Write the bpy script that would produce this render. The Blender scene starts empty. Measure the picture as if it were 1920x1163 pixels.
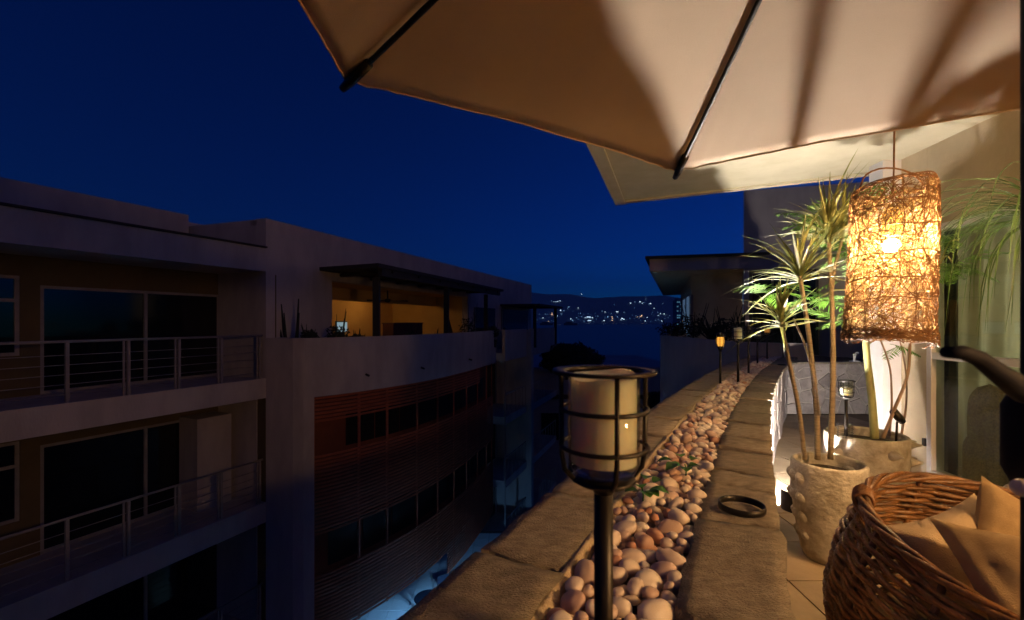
import bpy, math, random
from mathutils import Vector, Matrix, noise as mnoise
random.seed(11)
R = math.radians
sc = bpy.context.scene
COL = sc.collection

# ------------------------------------------------------------------ camera
cam_d = bpy.data.cameras.new('camera'); cam = bpy.data.objects.new('camera', cam_d); COL.objects.link(cam)
CZ = 1.45
F = 853.0                      # focal length in pixels of a 1920 wide picture
cam.location = (0, 0, CZ); cam.rotation_euler = (R(90), 0, 0)
cam_d.sensor_width = 36.0; cam_d.lens = 36.0*F/1920
cam_d.shift_y = 21.5/1920
cam_d.clip_start = 0.03; cam_d.clip_end = 20000
cam_d.dof.use_dof = True; cam_d.dof.focus_distance = 3.2; cam_d.dof.aperture_fstop = 5.0
sc.camera = cam

# ------------------------------------------------------------------ sky, added warm fill, exposure
w = bpy.data.worlds.new('World'); sc.world = w; w.use_nodes = True
nt = w.node_tree; nt.nodes.clear()
sky = nt.nodes.new('ShaderNodeTexSky'); sky.sky_type = 'NISHITA'; sky.sun_disc = False
sky.sun_elevation = R(-1.6); sky.sun_rotation = R(56); sky.ozone_density = 7.0; sky.air_density = 0.5; sky.dust_density = 0.0
tint = nt.nodes.new('ShaderNodeMix'); tint.data_type = 'RGBA'; tint.blend_type = 'MULTIPLY'; tint.inputs[0].default_value = 1.0
tint.inputs[7].default_value = (0.05, 1.05, 1.0, 1)
bg = nt.nodes.new('ShaderNodeBackground'); bg.inputs[1].default_value = 0.30
wo = nt.nodes.new('ShaderNodeOutputWorld')
nt.links.new(sky.outputs[0], tint.inputs[6]); nt.links.new(tint.outputs[2], bg.inputs[0]); nt.links.new(bg.outputs[0], wo.inputs[0])
sun_d = bpy.data.lights.new('warm_fill', 'SUN'); sun_d.energy = 0.03; sun_d.angle = R(25); sun_d.color = (1.0, 0.66, 0.80)  # added fill: weak warm ambient for the building opposite, no visible source
sun = bpy.data.objects.new('warm_fill', sun_d); COL.objects.link(sun)
sun.rotation_euler = Vector((-0.72, 0.62, -0.30)).to_track_quat('-Z', 'Y').to_euler()
sc.view_settings.view_transform = 'Standard'; sc.view_settings.look = 'None'
sc.view_settings.exposure = 0.0; sc.view_settings.gamma = 1.0; sc.view_settings.use_curve_mapping = False
sc.cycles.use_denoising = True
sc.cycles.max_bounces = 6; sc.cycles.transparent_max_bounces = 24
sc.cycles.sample_clamp_indirect = 4.0

# ------------------------------------------------------------------ materials
def _nodes(name):
    m = bpy.data.materials.new(name); m.use_nodes = True
    t = m.node_tree; b = t.nodes['Principled BSDF']
    return m, t, b
def mat(name, col, col2=None, rough=0.7, scale=6.0, detail=6.0, bump=0.0, bscale=None, metallic=0.0, stretch=(1,1,1), lo=0.35, hi=0.65, spec=0.5, coat=0.0, obj_var=0.0):
    m, t, b = _nodes(name); L = t.links.new
    b.inputs['Roughness'].default_value = rough; b.inputs['Metallic'].default_value = metallic
    b.inputs['Specular IOR Level'].default_value = spec
    b.inputs['Coat Weight'].default_value = coat
    col2 = col2 or tuple(c*0.7 for c in col)
    tc = t.nodes.new('ShaderNodeTexCoord'); mp = t.nodes.new('ShaderNodeMapping'); mp.inputs['Scale'].default_value = stretch
    L(tc.outputs['Object'], mp.inputs[0])
    nz = t.nodes.new('ShaderNodeTexNoise'); nz.inputs['Scale'].default_value = scale; nz.inputs['Detail'].default_value = detail; nz.inputs['Roughness'].default_value = 0.62
    L(mp.outputs[0], nz.inputs['Vector'])
    cr = t.nodes.new('ShaderNodeValToRGB'); cr.color_ramp.elements[0].position = lo; cr.color_ramp.elements[1].position = hi
    cr.color_ramp.elements[0].color = (*col2, 1); cr.color_ramp.elements[1].color = (*col, 1)
    L(nz.outputs['Fac'], cr.inputs[0])
    out = cr.outputs[0]
    if obj_var:
        oi = t.nodes.new('ShaderNodeObjectInfo'); hs = t.nodes.new('ShaderNodeHueSaturation')
        mr = t.nodes.new('ShaderNodeMapRange'); mr.inputs[3].default_value = 1-obj_var; mr.inputs[4].default_value = 1+obj_var
        L(oi.outputs['Random'], mr.inputs[0]); L(mr.outputs[0], hs.inputs['Value']); L(out, hs.inputs['Color']); out = hs.outputs[0]
    L(out, b.inputs['Base Color'])
    if bump:
        n2 = t.nodes.new('ShaderNodeTexNoise'); n2.inputs['Scale'].default_value = bscale or scale*4; n2.inputs['Detail'].default_value = 8
        L(mp.outputs[0], n2.inputs['Vector'])
        bp = t.nodes.new('ShaderNodeBump'); bp.inputs['Strength'].default_value = bump; bp.inputs['Distance'].default_value = 0.02
        L(n2.outputs['Fac'], bp.inputs['Height']); L(bp.outputs[0], b.inputs['Normal'])
    return m
def emat(name, col, strength):
    m, t, b = _nodes(name)
    b.inputs['Base Color'].default_value = (*[c*0.5 for c in col], 1)
    b.inputs['Emission Color'].default_value = (*col, 1); b.inputs['Emission Strength'].default_value = strength
    return m
def glassmat(name, tintc=(0.9, 0.95, 0.92), base=0.04, rough=0.02):
    m = bpy.data.materials.new(name); m.use_nodes = True; t = m.node_tree; t.nodes.clear(); L = t.links.new
    tr = t.nodes.new('ShaderNodeBsdfTransparent'); tr.inputs[0].default_value = (*tintc, 1)
    gl = t.nodes.new('ShaderNodeBsdfGlossy'); gl.inputs['Roughness'].default_value = rough
    lw = t.nodes.new('ShaderNodeLayerWeight'); pw = t.nodes.new('ShaderNodeMath'); pw.operation = 'POWER'; pw.inputs[1].default_value = 4.0
    fr = t.nodes.new('ShaderNodeMath'); fr.operation = 'MULTIPLY_ADD'; fr.inputs[1].default_value = 0.9; fr.inputs[2].default_value = base
    L(lw.outputs['Facing'], pw.inputs[0]); L(pw.outputs[0], fr.inputs[0])
    mx = t.nodes.new('ShaderNodeMixShader'); o = t.nodes.new('ShaderNodeOutputMaterial')
    L(fr.outputs[0], mx.inputs[0]); L(tr.outputs[0], mx.inputs[1]); L(gl.outputs[0], mx.inputs[2]); L(mx.outputs[0], o.inputs[0])
    return m
def leafmat(name, c1, c2, trans=0.3, scale=8):
    m = mat(name, c1, c2, rough=0.45, scale=scale, obj_var=0.25)
    t = m.node_tree; b = t.nodes['Principled BSDF']; o = t.nodes['Material Output']
    tl = t.nodes.new('ShaderNodeBsdfTranslucent'); mx = t.nodes.new('ShaderNodeMixShader'); mx.inputs[0].default_value = trans
    src = b.inputs['Base Color'].links[0].from_socket
    t.links.new(src, tl.inputs[0]); t.links.new(b.outputs[0], mx.inputs[1]); t.links.new(tl.outputs[0], mx.inputs[2]); t.links.new(mx.outputs[0], o.inputs[0])
    return m
def pebblemat():
    m, t, b = _nodes('pebble_stone'); L = t.links.new
    oi = t.nodes.new('ShaderNodeObjectInfo'); ge = t.nodes.new('ShaderNodeNewGeometry')
    ad = t.nodes.new('ShaderNodeMath'); ad.operation = 'ADD'; L(oi.outputs['Random'], ad.inputs[0]); L(ge.outputs['Random Per Island'], ad.inputs[1])
    fr = t.nodes.new('ShaderNodeMath'); fr.operation = 'FRACT'; L(ad.outputs[0], fr.inputs[0])
    cr = t.nodes.new('ShaderNodeValToRGB'); e = cr.color_ramp
    cols = [(0.0,(0.84,0.75,0.64)),(0.22,(0.78,0.65,0.55)),(0.42,(0.86,0.79,0.70)),(0.62,(0.60,0.42,0.35)),(0.74,(0.70,0.54,0.46)),(0.90,(0.48,0.24,0.15)),(0.95,(0.56,0.34,0.25)),(1.0,(0.74,0.63,0.52))]
    e.elements[0].position = 0; e.elements[0].color = (*cols[0][1],1); e.elements[1].position = 1; e.elements[1].color = (*cols[-1][1],1)
    for p, c in cols[1:-1]:
        k = e.elements.new(p); k.color = (*c,1)
    L(fr.outputs[0], cr.inputs[0])
    tc = t.nodes.new('ShaderNodeTexCoord'); nz = t.nodes.new('ShaderNodeTexNoise'); nz.inputs['Scale'].default_value = 22; nz.inputs['Detail'].default_value = 6
    L(tc.outputs['Object'], nz.inputs['Vector'])
    mx = t.nodes.new('ShaderNodeMix'); mx.data_type = 'RGBA'; mx.blend_type = 'MULTIPLY'
    c2 = t.nodes.new('ShaderNodeValToRGB'); c2.color_ramp.elements[0].position = 0.3; c2.color_ramp.elements[0].color = (0.80,0.70,0.63,1); c2.color_ramp.elements[1].position = 0.6
    L(nz.outputs['Fac'], c2.inputs[0]); mx.inputs[0].default_value = 0.7
    L(cr.outputs[0], mx.inputs[6]); L(c2.outputs[0], mx.inputs[7]); L(mx.outputs[2], b.inputs['Base Color'])
    b.inputs['Roughness'].default_value = 0.45
    return m

M = {}
M['cream'] = mat('cream_plaster', (0.60,0.49,0.33), (0.50,0.41,0.27), rough=0.85, scale=2.5, bump=0.15, bscale=60)
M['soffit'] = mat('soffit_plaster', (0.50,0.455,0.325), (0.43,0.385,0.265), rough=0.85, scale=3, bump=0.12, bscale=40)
M['white'] = mat('white_frame', (0.78,0.76,0.74), (0.7,0.68,0.66), rough=0.4, scale=3)
M['opp'] = mat('far_plaster', (0.45,0.385,0.375), (0.36,0.31,0.305), rough=0.9, scale=1.5, stretch=(1.2,1.2,0.4), bump=0.25, bscale=30, lo=0.36, hi=0.6)
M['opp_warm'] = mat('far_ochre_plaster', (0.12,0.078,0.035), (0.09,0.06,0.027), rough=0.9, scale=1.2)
M['opp_dark'] = mat('far_dark_wood', (0.03,0.022,0.018), (0.015,0.012,0.01), rough=0.8)
M['bayglass'] = mat('bay_window_glass', (0.008,0.006,0.006), (0.005,0.004,0.004), rough=0.5, spec=0.2)
M['louver'] = mat('louver_wood', (0.36,0.075,0.028), (0.20,0.04,0.015), rough=0.6, scale=3, stretch=(1,1,6))
M['redwall'] = mat('red_brown_wall', (0.17,0.04,0.018), (0.08,0.018,0.010), rough=0.85, scale=0.7)
M['darkglass'] = mat('dark_window_glass', (0.006,0.007,0.009), (0.004,0.005,0.006), rough=0.08, spec=0.6)
M['railing'] = mat('railing_metal', (0.26,0.22,0.22), (0.20,0.175,0.175), rough=0.45, scale=4)
M['stone'] = mat('flagstone', (0.40,0.335,0.25), (0.19,0.155,0.115), rough=0.85, scale=20, detail=15, bump=0.75, bscale=150, obj_var=0.24, lo=0.3, hi=0.7, stretch=(1,1.6,1))
M['wallstone'] = mat('grey_flagstone', (0.36,0.31,0.29), (0.22,0.19,0.18), rough=0.75, scale=6, detail=8, bump=0.6, bscale=22, obj_var=0.22)
M['mortar'] = mat('mortar', (0.55,0.44,0.30), (0.42,0.33,0.21), rough=0.95, scale=12, bump=0.6, bscale=50)
M['darkmortar'] = mat('dark_mortar', (0.16,0.125,0.09), (0.10,0.08,0.055), rough=0.95, scale=12)
M['lightmortar'] = mat('pale_mortar', (0.46,0.41,0.36), (0.36,0.32,0.28), rough=0.95, scale=12, bump=0.6, bscale=40)
M['tile'] = mat('terrace_tile', (0.36,0.27,0.17), (0.28,0.21,0.13), rough=0.6, scale=5, obj_var=0.06, bump=0.08, bscale=50)
M['grout'] = mat('grout', (0.25,0.19,0.12), rough=0.95)
M['bed'] = mat('planter_soil', (0.10,0.07,0.05), (0.05,0.035,0.025), rough=0.95, scale=30, bump=0.5)
M['pebble'] = pebblemat()
M['black'] = mat('black_metal', (0.022,0.018,0.015), (0.014,0.012,0.011), rough=0.42, scale=20, metallic=0.5)
M['navy'] = mat('navy_coated_metal', (0.012,0.015,0.028), (0.009,0.011,0.02), rough=0.7, scale=8, spec=0.12)
M['wax'] = mat('candle_wax', (0.88,0.82,0.68), (0.82,0.75,0.60), rough=0.5, scale=10)
b_ = M['wax'].node_tree.nodes['Principled BSDF']; b_.inputs['Subsurface Weight'].default_value = 1.0; b_.inputs['Subsurface Radius'].default_value = (1.0,0.8,0.6); b_.inputs['Subsurface Scale'].default_value = 0.06
M['cupglass'] = glassmat('cup_glass', (0.93,0.94,0.90))
M['pane'] = glassmat('window_pane', (0.80,0.86,0.80))
M['amber'] = emat('amber_glow', (1.0,0.45,0.06), 1.3)
M['amberdim'] = emat('amber_glow_dim', (1.0,0.42,0.08), 0.35)
M['pot'] = mat('weathered_pot', (0.55,0.51,0.43), (0.27,0.235,0.17), rough=0.9, scale=7, detail=10, bump=0.6, bscale=30, lo=0.34, hi=0.62)
M['soil'] = mat('pot_soil', (0.07,0.045,0.025), (0.03,0.02,0.012), rough=0.95, scale=40, bump=0.8, bscale=60)
M['stem'] = mat('palm_stem', (0.40,0.32,0.20), (0.26,0.20,0.12), rough=0.8, scale=10, stretch=(1,1,10), bump=0.5, bscale=40)
M['greenstem'] = mat('green_stem', (0.45,0.47,0.18), (0.30,0.28,0.12), rough=0.6, scale=6, stretch=(4,4,1))
M['pinkstem'] = mat('pinkish_stem', (0.42,0.28,0.18), (0.3,0.2,0.13), rough=0.6, scale=10)
M['leaf_d'] = leafmat('dracaena_leaf', (0.34,0.34,0.10), (0.15,0.18,0.05), 0.3)
M['leaf_f'] = leafmat('frond_leaf', (0.19,0.36,0.05), (0.09,0.21,0.03), 0.4)
M['leaf_p'] = leafmat('ponytail_leaf', (0.14,0.22,0.05), (0.07,0.12,0.03), 0.3)
M['weed'] = leafmat('weed_leaf', (0.07,0.22,0.03), (0.04,0.12,0.02), 0.25)
M['darkleaf'] = mat('shrub_leaf', (0.018,0.026,0.012), (0.010,0.014,0.008), rough=0.8, scale=3)
M['wicker'] = mat('brown_wicker', (0.30,0.15,0.055), (0.11,0.045,0.016), rough=0.3, scale=18, stretch=(1,1,1), bump=0.3, bscale=80, spec=0.5, obj_var=0.3)
M['strand'] = mat('lantern_strand', (0.25,0.12,0.035), (0.16,0.07,0.02), rough=0.6, scale=20)
M['strip'] = leafmat('lantern_strip', (0.56,0.40,0.20), (0.45,0.30,0.13), 0.26)
M['fabric'] = mat('umbrella_fabric', (0.64,0.485,0.335), (0.60,0.45,0.31), rough=0.95, scale=3, bump=0.25, bscale=500)
M['cushion'] = mat('beige_cushion', (0.58,0.45,0.29), (0.52,0.39,0.24), rough=0.95, scale=14, bump=0.35, bscale=260)
M['towel'] = mat('tan_cushion', (0.46,0.33,0.17), (0.38,0.265,0.13), rough=0.98, scale=30, bump=0.22, bscale=300)
M['curtain'] = leafmat('curtain_cloth', (0.55,0.52,0.38), (0.46,0.43,0.31), 0.5, scale=3)
M['darkcurtain'] = mat('dark_curtain', (0.11,0.11,0.09), (0.06,0.06,0.05), rough=0.9, scale=5)
M['cactus'] = mat('cactus_skin', (0.34,0.24,0.09), (0.18,0.12,0.045), rough=0.9, scale=60, bump=0.8, bscale=90)
M['sea'] = mat('sea_water', (0.012,0.03,0.06), (0.008,0.02,0.045), rough=0.35, scale=0.02, bump=0.3, bscale=0.3)
M['hill'] = mat('hazy_hill', (0.42,0.50,0.52), (0.34,0.42,0.44), rough=1.0, scale=0.004)  # distance haze is put into this pale bluish hill colour
M['earth'] = mat('dark_ground', (0.04,0.04,0.042), (0.025,0.025,0.027), rough=0.9, scale=0.3)
M['bluewall'] = mat('low_building_plaster', (0.30,0.30,0.34), (0.22,0.22,0.26), rough=0.9, scale=0.6)
M['deck'] = mat('pool_deck_tile', (0.62,0.62,0.60), (0.52,0.52,0.5), rough=0.6, scale=2)
M['cool'] = emat('cool_window_light', (0.35,0.62,1.0), 0.12)
M['lamp_cool'] = emat('city_light_white', (0.55,0.78,1.0), 3.6)
M['lamp_mid'] = emat('city_light_blue', (0.30,0.6,1.0), 1.7)
M['lamp_dim'] = emat('city_light_dim', (0.15,0.42,0.9), 0.9)
M['lamp_warm'] = emat('city_light_warm', (1.0,0.66,0.42), 2.4)
M['house'] = mat('hill_house', (0.12,0.16,0.24), rough=1.0, scale=0.1)
M['tower'] = mat('tower_wall', (0.16,0.26,0.36), (0.12,0.2,0.3), rough=0.8, scale=0.1)
M['bulb'] = emat('bulb_glow', (1.0,0.60,0.28), 1650.0)
M['uplens'] = emat('uplight_lens', (1.0,0.91,0.83), 36000.0)
M['wallglobe'] = emat('wall_globe_glow', (1.0,0.55,0.22), 860.0)
M['uplens2'] = emat('weak_uplight_lens', (1.0,0.84,0.68), 2600.0)
M['roomglobe'] = emat('room_globe_glow', (1.0,0.88,0.64), 125.0)
M['terraceglobe'] = emat('terrace_globe_glow', (1.0,0.66,0.26), 14.0)
M['socket'] = emat('socket_shade', (1.0,0.55,0.08), 0.6)
M['roombulb'] = emat('room_bulb', (1.0,0.58,0.22), 62.0)
M['warmcrack'] = emat('lit_door_edge', (1.0,0.62,0.30), 0.55)
M['screen'] = emat('blue_screen', (0.55,0.85,1.0), 0.30)
M['deckbulb'] = emat('deck_bulb', (0.18,0.5,1.0), 2600.0)

# ------------------------------------------------------------------ builders
class MB:
    def __init__(s): s.v = []; s.f = []
    def add(s, vs, fs):
        k = len(s.v); s.v += [tuple(v) for v in vs]; s.f += [tuple(i+k for i in f) for f in fs]; return s
    def box(s, x0,x1,y0,y1,z0,z1):
        return s.prism([(x0,y0),(x1,y0),(x1,y1),(x0,y1)], z0, z1)
    def prism(s, poly, z0, z1):
        a = sum(poly[i][0]*poly[(i+1)%len(poly)][1]-poly[(i+1)%len(poly)][0]*poly[i][1] for i in range(len(poly)))
        if a < 0: poly = poly[::-1]
        n = len(poly)
        g = (lambda z,i: z[i]) if isinstance(z1, (list,tuple)) else (lambda z,i: z)
        vs = [(p[0],p[1],z0) for p in poly]+[(p[0],p[1],g(z1,i)) for i,p in enumerate(poly)]
        fs = [tuple(range(n))[::-1], tuple(range(n,2*n))]+[(i,(i+1)%n,n+(i+1)%n,n+i) for i in range(n)]
        return s.add(vs, fs)
    def fbox(s, fr, s0,s1,d0,d1,z0,z1):
        return s.prism([fr.p2(s0,d0),fr.p2(s1,d0),fr.p2(s1,d1),fr.p2(s0,d1)], z0, z1)
    def tube(s, pts, r, n=8, cap=True, closed=False):
        pts = [Vector(p) for p in pts]; N = len(pts)
        rr = r if isinstance(r,(list,tuple)) else [r]*N
        vs = []; up = None
        for i,p in enumerate(pts):
            a = pts[(i-1)%N] if (closed or i>0) else p; b = pts[(i+1)%N] if (closed or i<N-1) else p
            t = (b-a); t = t.normalized() if t.length > 1e-9 else Vector((0,0,1))
            if up is None:
                up = Vector((0,0,1)) if abs(t.z) < 0.9 else Vector((1,0,0))
            x = up.cross(t)
            if x.length < 1e-6: x = Vector((1,0,0)).cross(t)
            x.normalize(); y = t.cross(x).normalized(); up = y
            for k in range(n):
                q = 2*math.pi*k/n; vs.append(p+x*(rr[i]*math.cos(q))+y*(rr[i]*math.sin(q)))
        fs = []
        for i in range(N if closed else N-1):
            j = (i+1)%N
            for k in range(n): fs.append((i*n+k, i*n+(k+1)%n, j*n+(k+1)%n, j*n+k))
        if cap and not closed: fs += [tuple(range(n))[::-1], tuple(range((N-1)*n, N*n))]
        return s.add(vs, fs)
    def lathe(s, prof, c=(0,0,0), n=32, cap=True):
        vs = [(c[0]+r*math.cos(2*math.pi*k/n), c[1]+r*math.sin(2*math.pi*k/n), c[2]+z) for r,z in prof for k in range(n)]
        fs = [(i*n+k, i*n+(k+1)%n, (i+1)*n+(k+1)%n, (i+1)*n+k) for i in range(len(prof)-1) for k in range(n)]
        if cap: fs += [tuple(range(n))[::-1], tuple(range((len(prof)-1)*n, len(prof)*n))]
        return s.add(vs, fs)
    def grid(s, fn, nu, nv, wrapu=False):
        vs = [fn(i/nu, j/nv) for i in range(nu if wrapu else nu+1) for j in range(nv+1)]
        cu = nu if wrapu else nu+1
        fs = [(i*(nv+1)+j, ((i+1)%cu)*(nv+1)+j, ((i+1)%cu)*(nv+1)+j+1, i*(nv+1)+j+1) for i in range(nu) for j in range(nv)]
        return s.add(vs, fs)
    def sphere(s, c, r, n=16, m=10, sq=(1,1,1)):
        vs = [(c[0],c[1],c[2]-r*sq[2])]
        for i in range(1,m):
            a = math.pi*i/m
            for k in range(n):
                q = 2*math.pi*k/n
                vs.append((c[0]+r*sq[0]*math.sin(a)*math.cos(q), c[1]+r*sq[1]*math.sin(a)*math.sin(q), c[2]-r*sq[2]*math.cos(a)))
        vs.append((c[0],c[1],c[2]+r*sq[2])); T = len(vs)-1
        fs = [(0,1+(k+1)%n,1+k) for k in range(n)]
        for i in range(m-2):
            for k in range(n): fs.append((1+i*n+k,1+i*n+(k+1)%n,1+(i+1)*n+(k+1)%n,1+(i+1)*n+k))
        fs += [(T,1+(m-2)*n+k,1+(m-2)*n+(k+1)%n) for k in range(n)]
        return s.add(vs, fs)
    def mesh(s, name):
        me = bpy.data.meshes.new(name); me.from_pydata(s.v, [], s.f); me.update(); return me
    def build(s, name, m, parent=None, smooth=False, local=False, bevel=0.0):
        o = mkobj(name, s.mesh(name), m, parent, local)
        if smooth: shade(o.data)
        if bevel:
            b = o.modifiers.new('bevel','BEVEL'); b.width = bevel; b.segments = 2; b.limit_method = 'ANGLE'
        return o
def shade(me):
    for p in me.polygons: p.use_smooth = True
def mkobj(name, me, m, parent=None, local=False):
    o = bpy.data.objects.new(name, me); COL.objects.link(o)
    if m is not None and not me.materials: me.materials.append(M[m] if isinstance(m,str) else m)
    if parent is not None:
        o.parent = parent
        if not local and parent.parent is None: o.matrix_parent_inverse = parent.matrix_basis.inverted()
    return o
def tag(o, label=None, cat=None, group=None, kind=None):
    if label: o['label'] = label
    if cat: o['category'] = cat
    if group: o['group'] = group
    if kind: o['kind'] = kind
    return o
def thing(name, label, cat, loc=(0,0,0), rz=0.0, group=None):
    e = bpy.data.objects.new(name, None); COL.objects.link(e); e.location = loc; e.rotation_euler = (0,0,rz)
    e.empty_display_size = 0.1
    return tag(e, label, cat, group)
def copy_tree(o, parent=None):
    c = o.copy(); COL.objects.link(c); c.parent = parent
    for ch in o.children: copy_tree(ch, c)
    return c
class Frame:
    def __init__(s, o, a, n): s.o = o; s.a = a; s.n = n
    def p2(s, u, d): return (s.o[0]+s.a[0]*u+s.n[0]*d, s.o[1]+s.a[1]*u+s.n[1]*d)
    def p(s, u, d, z): x,y = s.p2(u,d); return (x,y,z)
def at(px, py, Y): return Vector(((px-960)*Y/F, Y, CZ+(603-py)*Y/F))
def catmull(pts, n=8):
    P = [Vector(p) for p in pts]; P = [2*P[0]-P[1]]+P+[2*P[-1]-P[-2]]; out = []
    for i in range(1,len(P)-2):
        for k in range(n):
            t = k/n; a,b,c,d = P[i-1],P[i],P[i+1],P[i+2]
            out.append(0.5*((2*b)+(c-a)*t+(2*a-5*b+4*c-d)*t*t+(3*b-3*c+d-a)*t**3))
    out.append(P[-2]); return out
def clip(poly, a, b, c):          # keep a*x+b*y<=c
    out = []
    for i in range(len(poly)):
        p,q = poly[i],poly[(i+1)%len(poly)]; dp = a*p[0]+b*p[1]-c; dq = a*q[0]+b*q[1]-c
        if dp <= 0: out.append(p)
        if dp*dq < 0:
            t = dp/(dp-dq); out.append((p[0]+(q[0]-p[0])*t, p[1]+(q[1]-p[1])*t))
    return out
def voronoi(w_, h_, nx, ny, gap, rnd):
    seeds = [((i+0.5+rnd.uniform(-.42,.42)+(0.5 if j%2 else 0))*w_/nx, (j+0.5+rnd.uniform(-.36,.36))*h_/ny) for i in range(-1,nx+1) for j in range(ny)]
    cells = []
    for i,s_ in enumerate(seeds):
        poly = [(0,0),(w_,0),(w_,h_),(0,h_)]
        for j,t_ in enumerate(seeds):
            if i == j: continue
            a,b = t_[0]-s_[0], t_[1]-s_[1]; L_ = math.hypot(a,b)
            if L_ > 3*max(w_/nx,h_/ny): continue
            c = (a*(t_[0]+s_[0])+b*(t_[1]+s_[1]))/2 - gap*0.5*L_
            poly = clip(poly, a, b, c)
            if len(poly) < 3: break
        if len(poly) >= 3:
            ar = abs(sum(poly[k][0]*poly[(k+1)%len(poly)][1]-poly[(k+1)%len(poly)][0]*poly[k][1] for k in range(len(poly))))/2
            if ar > 0.002: cells.append(poly)
    return cells

# ================================================================== THE SETTING
tag(MB().box(-400,400,-60,75,-13.0,-12.0).build('ground','earth'), kind='structure')
tag(MB().box(-9000,9000,60,12000,-16.0,-14.0).build('sea','sea'), kind='structure')
HM = 0.5
def hill_z(x, y):
    a = math.atan2(x, y)
    crest = 235+38*math.sin(a*9+1.0)+24*math.sin(a*23+0.4)+10*math.sin(a*61)
    return min(-14+HM*(y-3800), crest*(1-0.00004*(y-3800))+40*mnoise.noise(Vector((x*0.002,y*0.002,0))))
h = MB()
h.grid(lambda u,v: ((u-0.5)*9000, 3790+v*1500, hill_z((u-0.5)*9000, 3790+v*1500)), 160, 24)
tag(h.build('hills','hill',smooth=True), kind='structure')

# --- planter geometry: the terrace-side edge is a gentle curve x = RR(y)
def RRx(t): return 0.12+0.475*t+0.0165*t*t
def PL(t, wd):           # point at wd metres to the left of the terrace-side edge
    sl = 0.475+0.033*t; k = 1/math.hypot(1,sl)
    return (RRx(t)-wd*k, t+wd*sl*k)
PT = 0.80                # planter top
# terrace floor
flo = tag(MB().prism([PL(t_,0.10) for t_ in [-2.2+0.5*i for i in range(20)]]+[(6.2,7.35),(6.2,-2.2)],-0.25,-0.012).build('floor','grout'), kind='structure')
rt = random.Random(5)
tile_me = MB().box(0,0.442,0,0.442,-0.012,0.0).mesh('tile'); tile_me.materials.append(M['tile'])
for i in range(11):
    for j in range(17):
        x = 0.2+i*0.45; y = -0.6+j*0.45
        if x+0.45 < RRx(y): continue
        if x > 3.9+0.1*(y-4) and y < 4.5: continue
        o = mkobj('tile', tile_me, None, flo); o.location = (x, y, rt.uniform(-0.0012,0.0))

# ================================================================== OUR BUILDING
ours = thing('apartment_building','cream rendered terrace wall with white window and wide lit roof overhang on the right','building',(3.8,4.0,0))
al = math.hypot(0.1,1); FO = Frame((3.4,0.0),(0.1/al,1/al),(1/al,-0.1/al))     # u along wall (about y), d into the building
WIN0, WIN1 = 0.6, 4.20
MB().fbox(FO,WIN1,4.52,0,0.13,0,3.05).build('wall','cream',ours)
MB().fbox(FO,-2.0,WIN0,0,0.30,0,3.05).build('wall','cream',ours)
MB().fbox(FO,WIN0,WIN1,0.002,0.128,2.32,3.05).build('lintel','cream',ours)
MB().fbox(FO,4.522,4.72,-0.17,0.126,0,3.05).build('pilaster','white',ours)
# roof overhang with a lip along its two free edges
ov = [(-1.1,-1.0),(1.40,6.15),(3.9,4.93),(4.6,4.6),(4.6,-1.0)]
ro = MB().prism(ov,3.05,3.32).build('roof_overhang','soffit',ours)
def lip(p,q,wd,z0,z1,inset):
    d = Vector((q[0]-p[0],q[1]-p[1])).normalized(); n = Vector((d.y,-d.x))
    p = Vector(p[:2]); q = Vector(q[:2])
    return [tuple(p+n*inset), tuple(q+n*inset), tuple(q+n*(inset+wd)), tuple(p+n*(inset+wd))]
MB().prism(lip((-1.1,-1.0),(1.40,6.15),0.13,0,0,0.0),3.02,3.0495).build('drip_edge','soffit',ro)
MB().prism(lip((1.52,6.09),(3.9,4.93),0.09,0,0,0.0),3.025,3.0492).build('drip_edge','soffit',ro)
MB().prism([(-1.16,-1.0),(1.37,6.24),(4.65,4.64),(4.65,-1.0)],3.3205,3.37).build('roof_membrane','opp_dark',ours)
# window: frame, mid rail, panes
wf = MB()
wf.fbox(FO,WIN1-0.055,WIN1,-0.012,0.10,0.04,2.32); wf.fbox(FO,WIN0,WIN0+0.055,-0.012,0.10,0.04,2.32)
wf.fbox(FO,WIN0+0.055,WIN1-0.055,-0.010,0.098,0.04,0.10); wf.fbox(FO,WIN0+0.055,WIN1-0.055,-0.010,0.098,2.26,2.318)
wf.fbox(FO,WIN0+0.055,WIN1-0.055,-0.008,0.09,1.11,1.17)
wfo = wf.build('window_frame','white',ours,bevel=0.004)
for z0,z1 in ((0.10,1.11),(1.17,2.26)):
    MB().fbox(FO,WIN0+0.055,WIN1-0.055,0.03,0.036,z0,z1).build('pane','pane',wfo)
MB().fbox(FO,WIN1+0.012,WIN1+0.04,-0.02,0.0,0.30,0.37).build('latch','black',wfo)
MB().fbox(FO,WIN0,WIN1,-0.03,0.298,-0.012,0.038).build('window_sill','white',ours)
# the room behind the glass
MB().fbox(FO,4.95,5.05,0.05,2.39,0,3.0).build('room_wall','cream',ours)
MB().fbox(FO,4.7205,4.95,0.03,0.12,0,3.04).build('wall','cream',ours)
MB().fbox(FO,WIN0-0.6,5.05,2.4,2.5,0,3.0).build('room_wall','cream',ours)
MB().fbox(FO,WIN0-0.6,4.95,0.302,2.4,-0.2,-0.014).build('room_floor','tile',ours)
ct = MB(); ct.grid(lambda u,v: FO.p(0.7+4.1*u, 0.52+0.032*math.sin(u*95+1.2*math.sin(v*5+u*9))+0.022*math.sin(u*41+1+v*2)+0.01*math.sin(u*190+v*4), 0.02+2.4*v), 420, 24)
tag(ct.build('curtain','curtain',smooth=True),'pale grey-green curtain hanging behind the window glass','curtain')
ct = MB(); ct.grid(lambda u,v: FO.p(4.24+0.30*u, 0.27+0.03*math.sin(u*34), 0.03+2.3*v), 80, 2)
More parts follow.
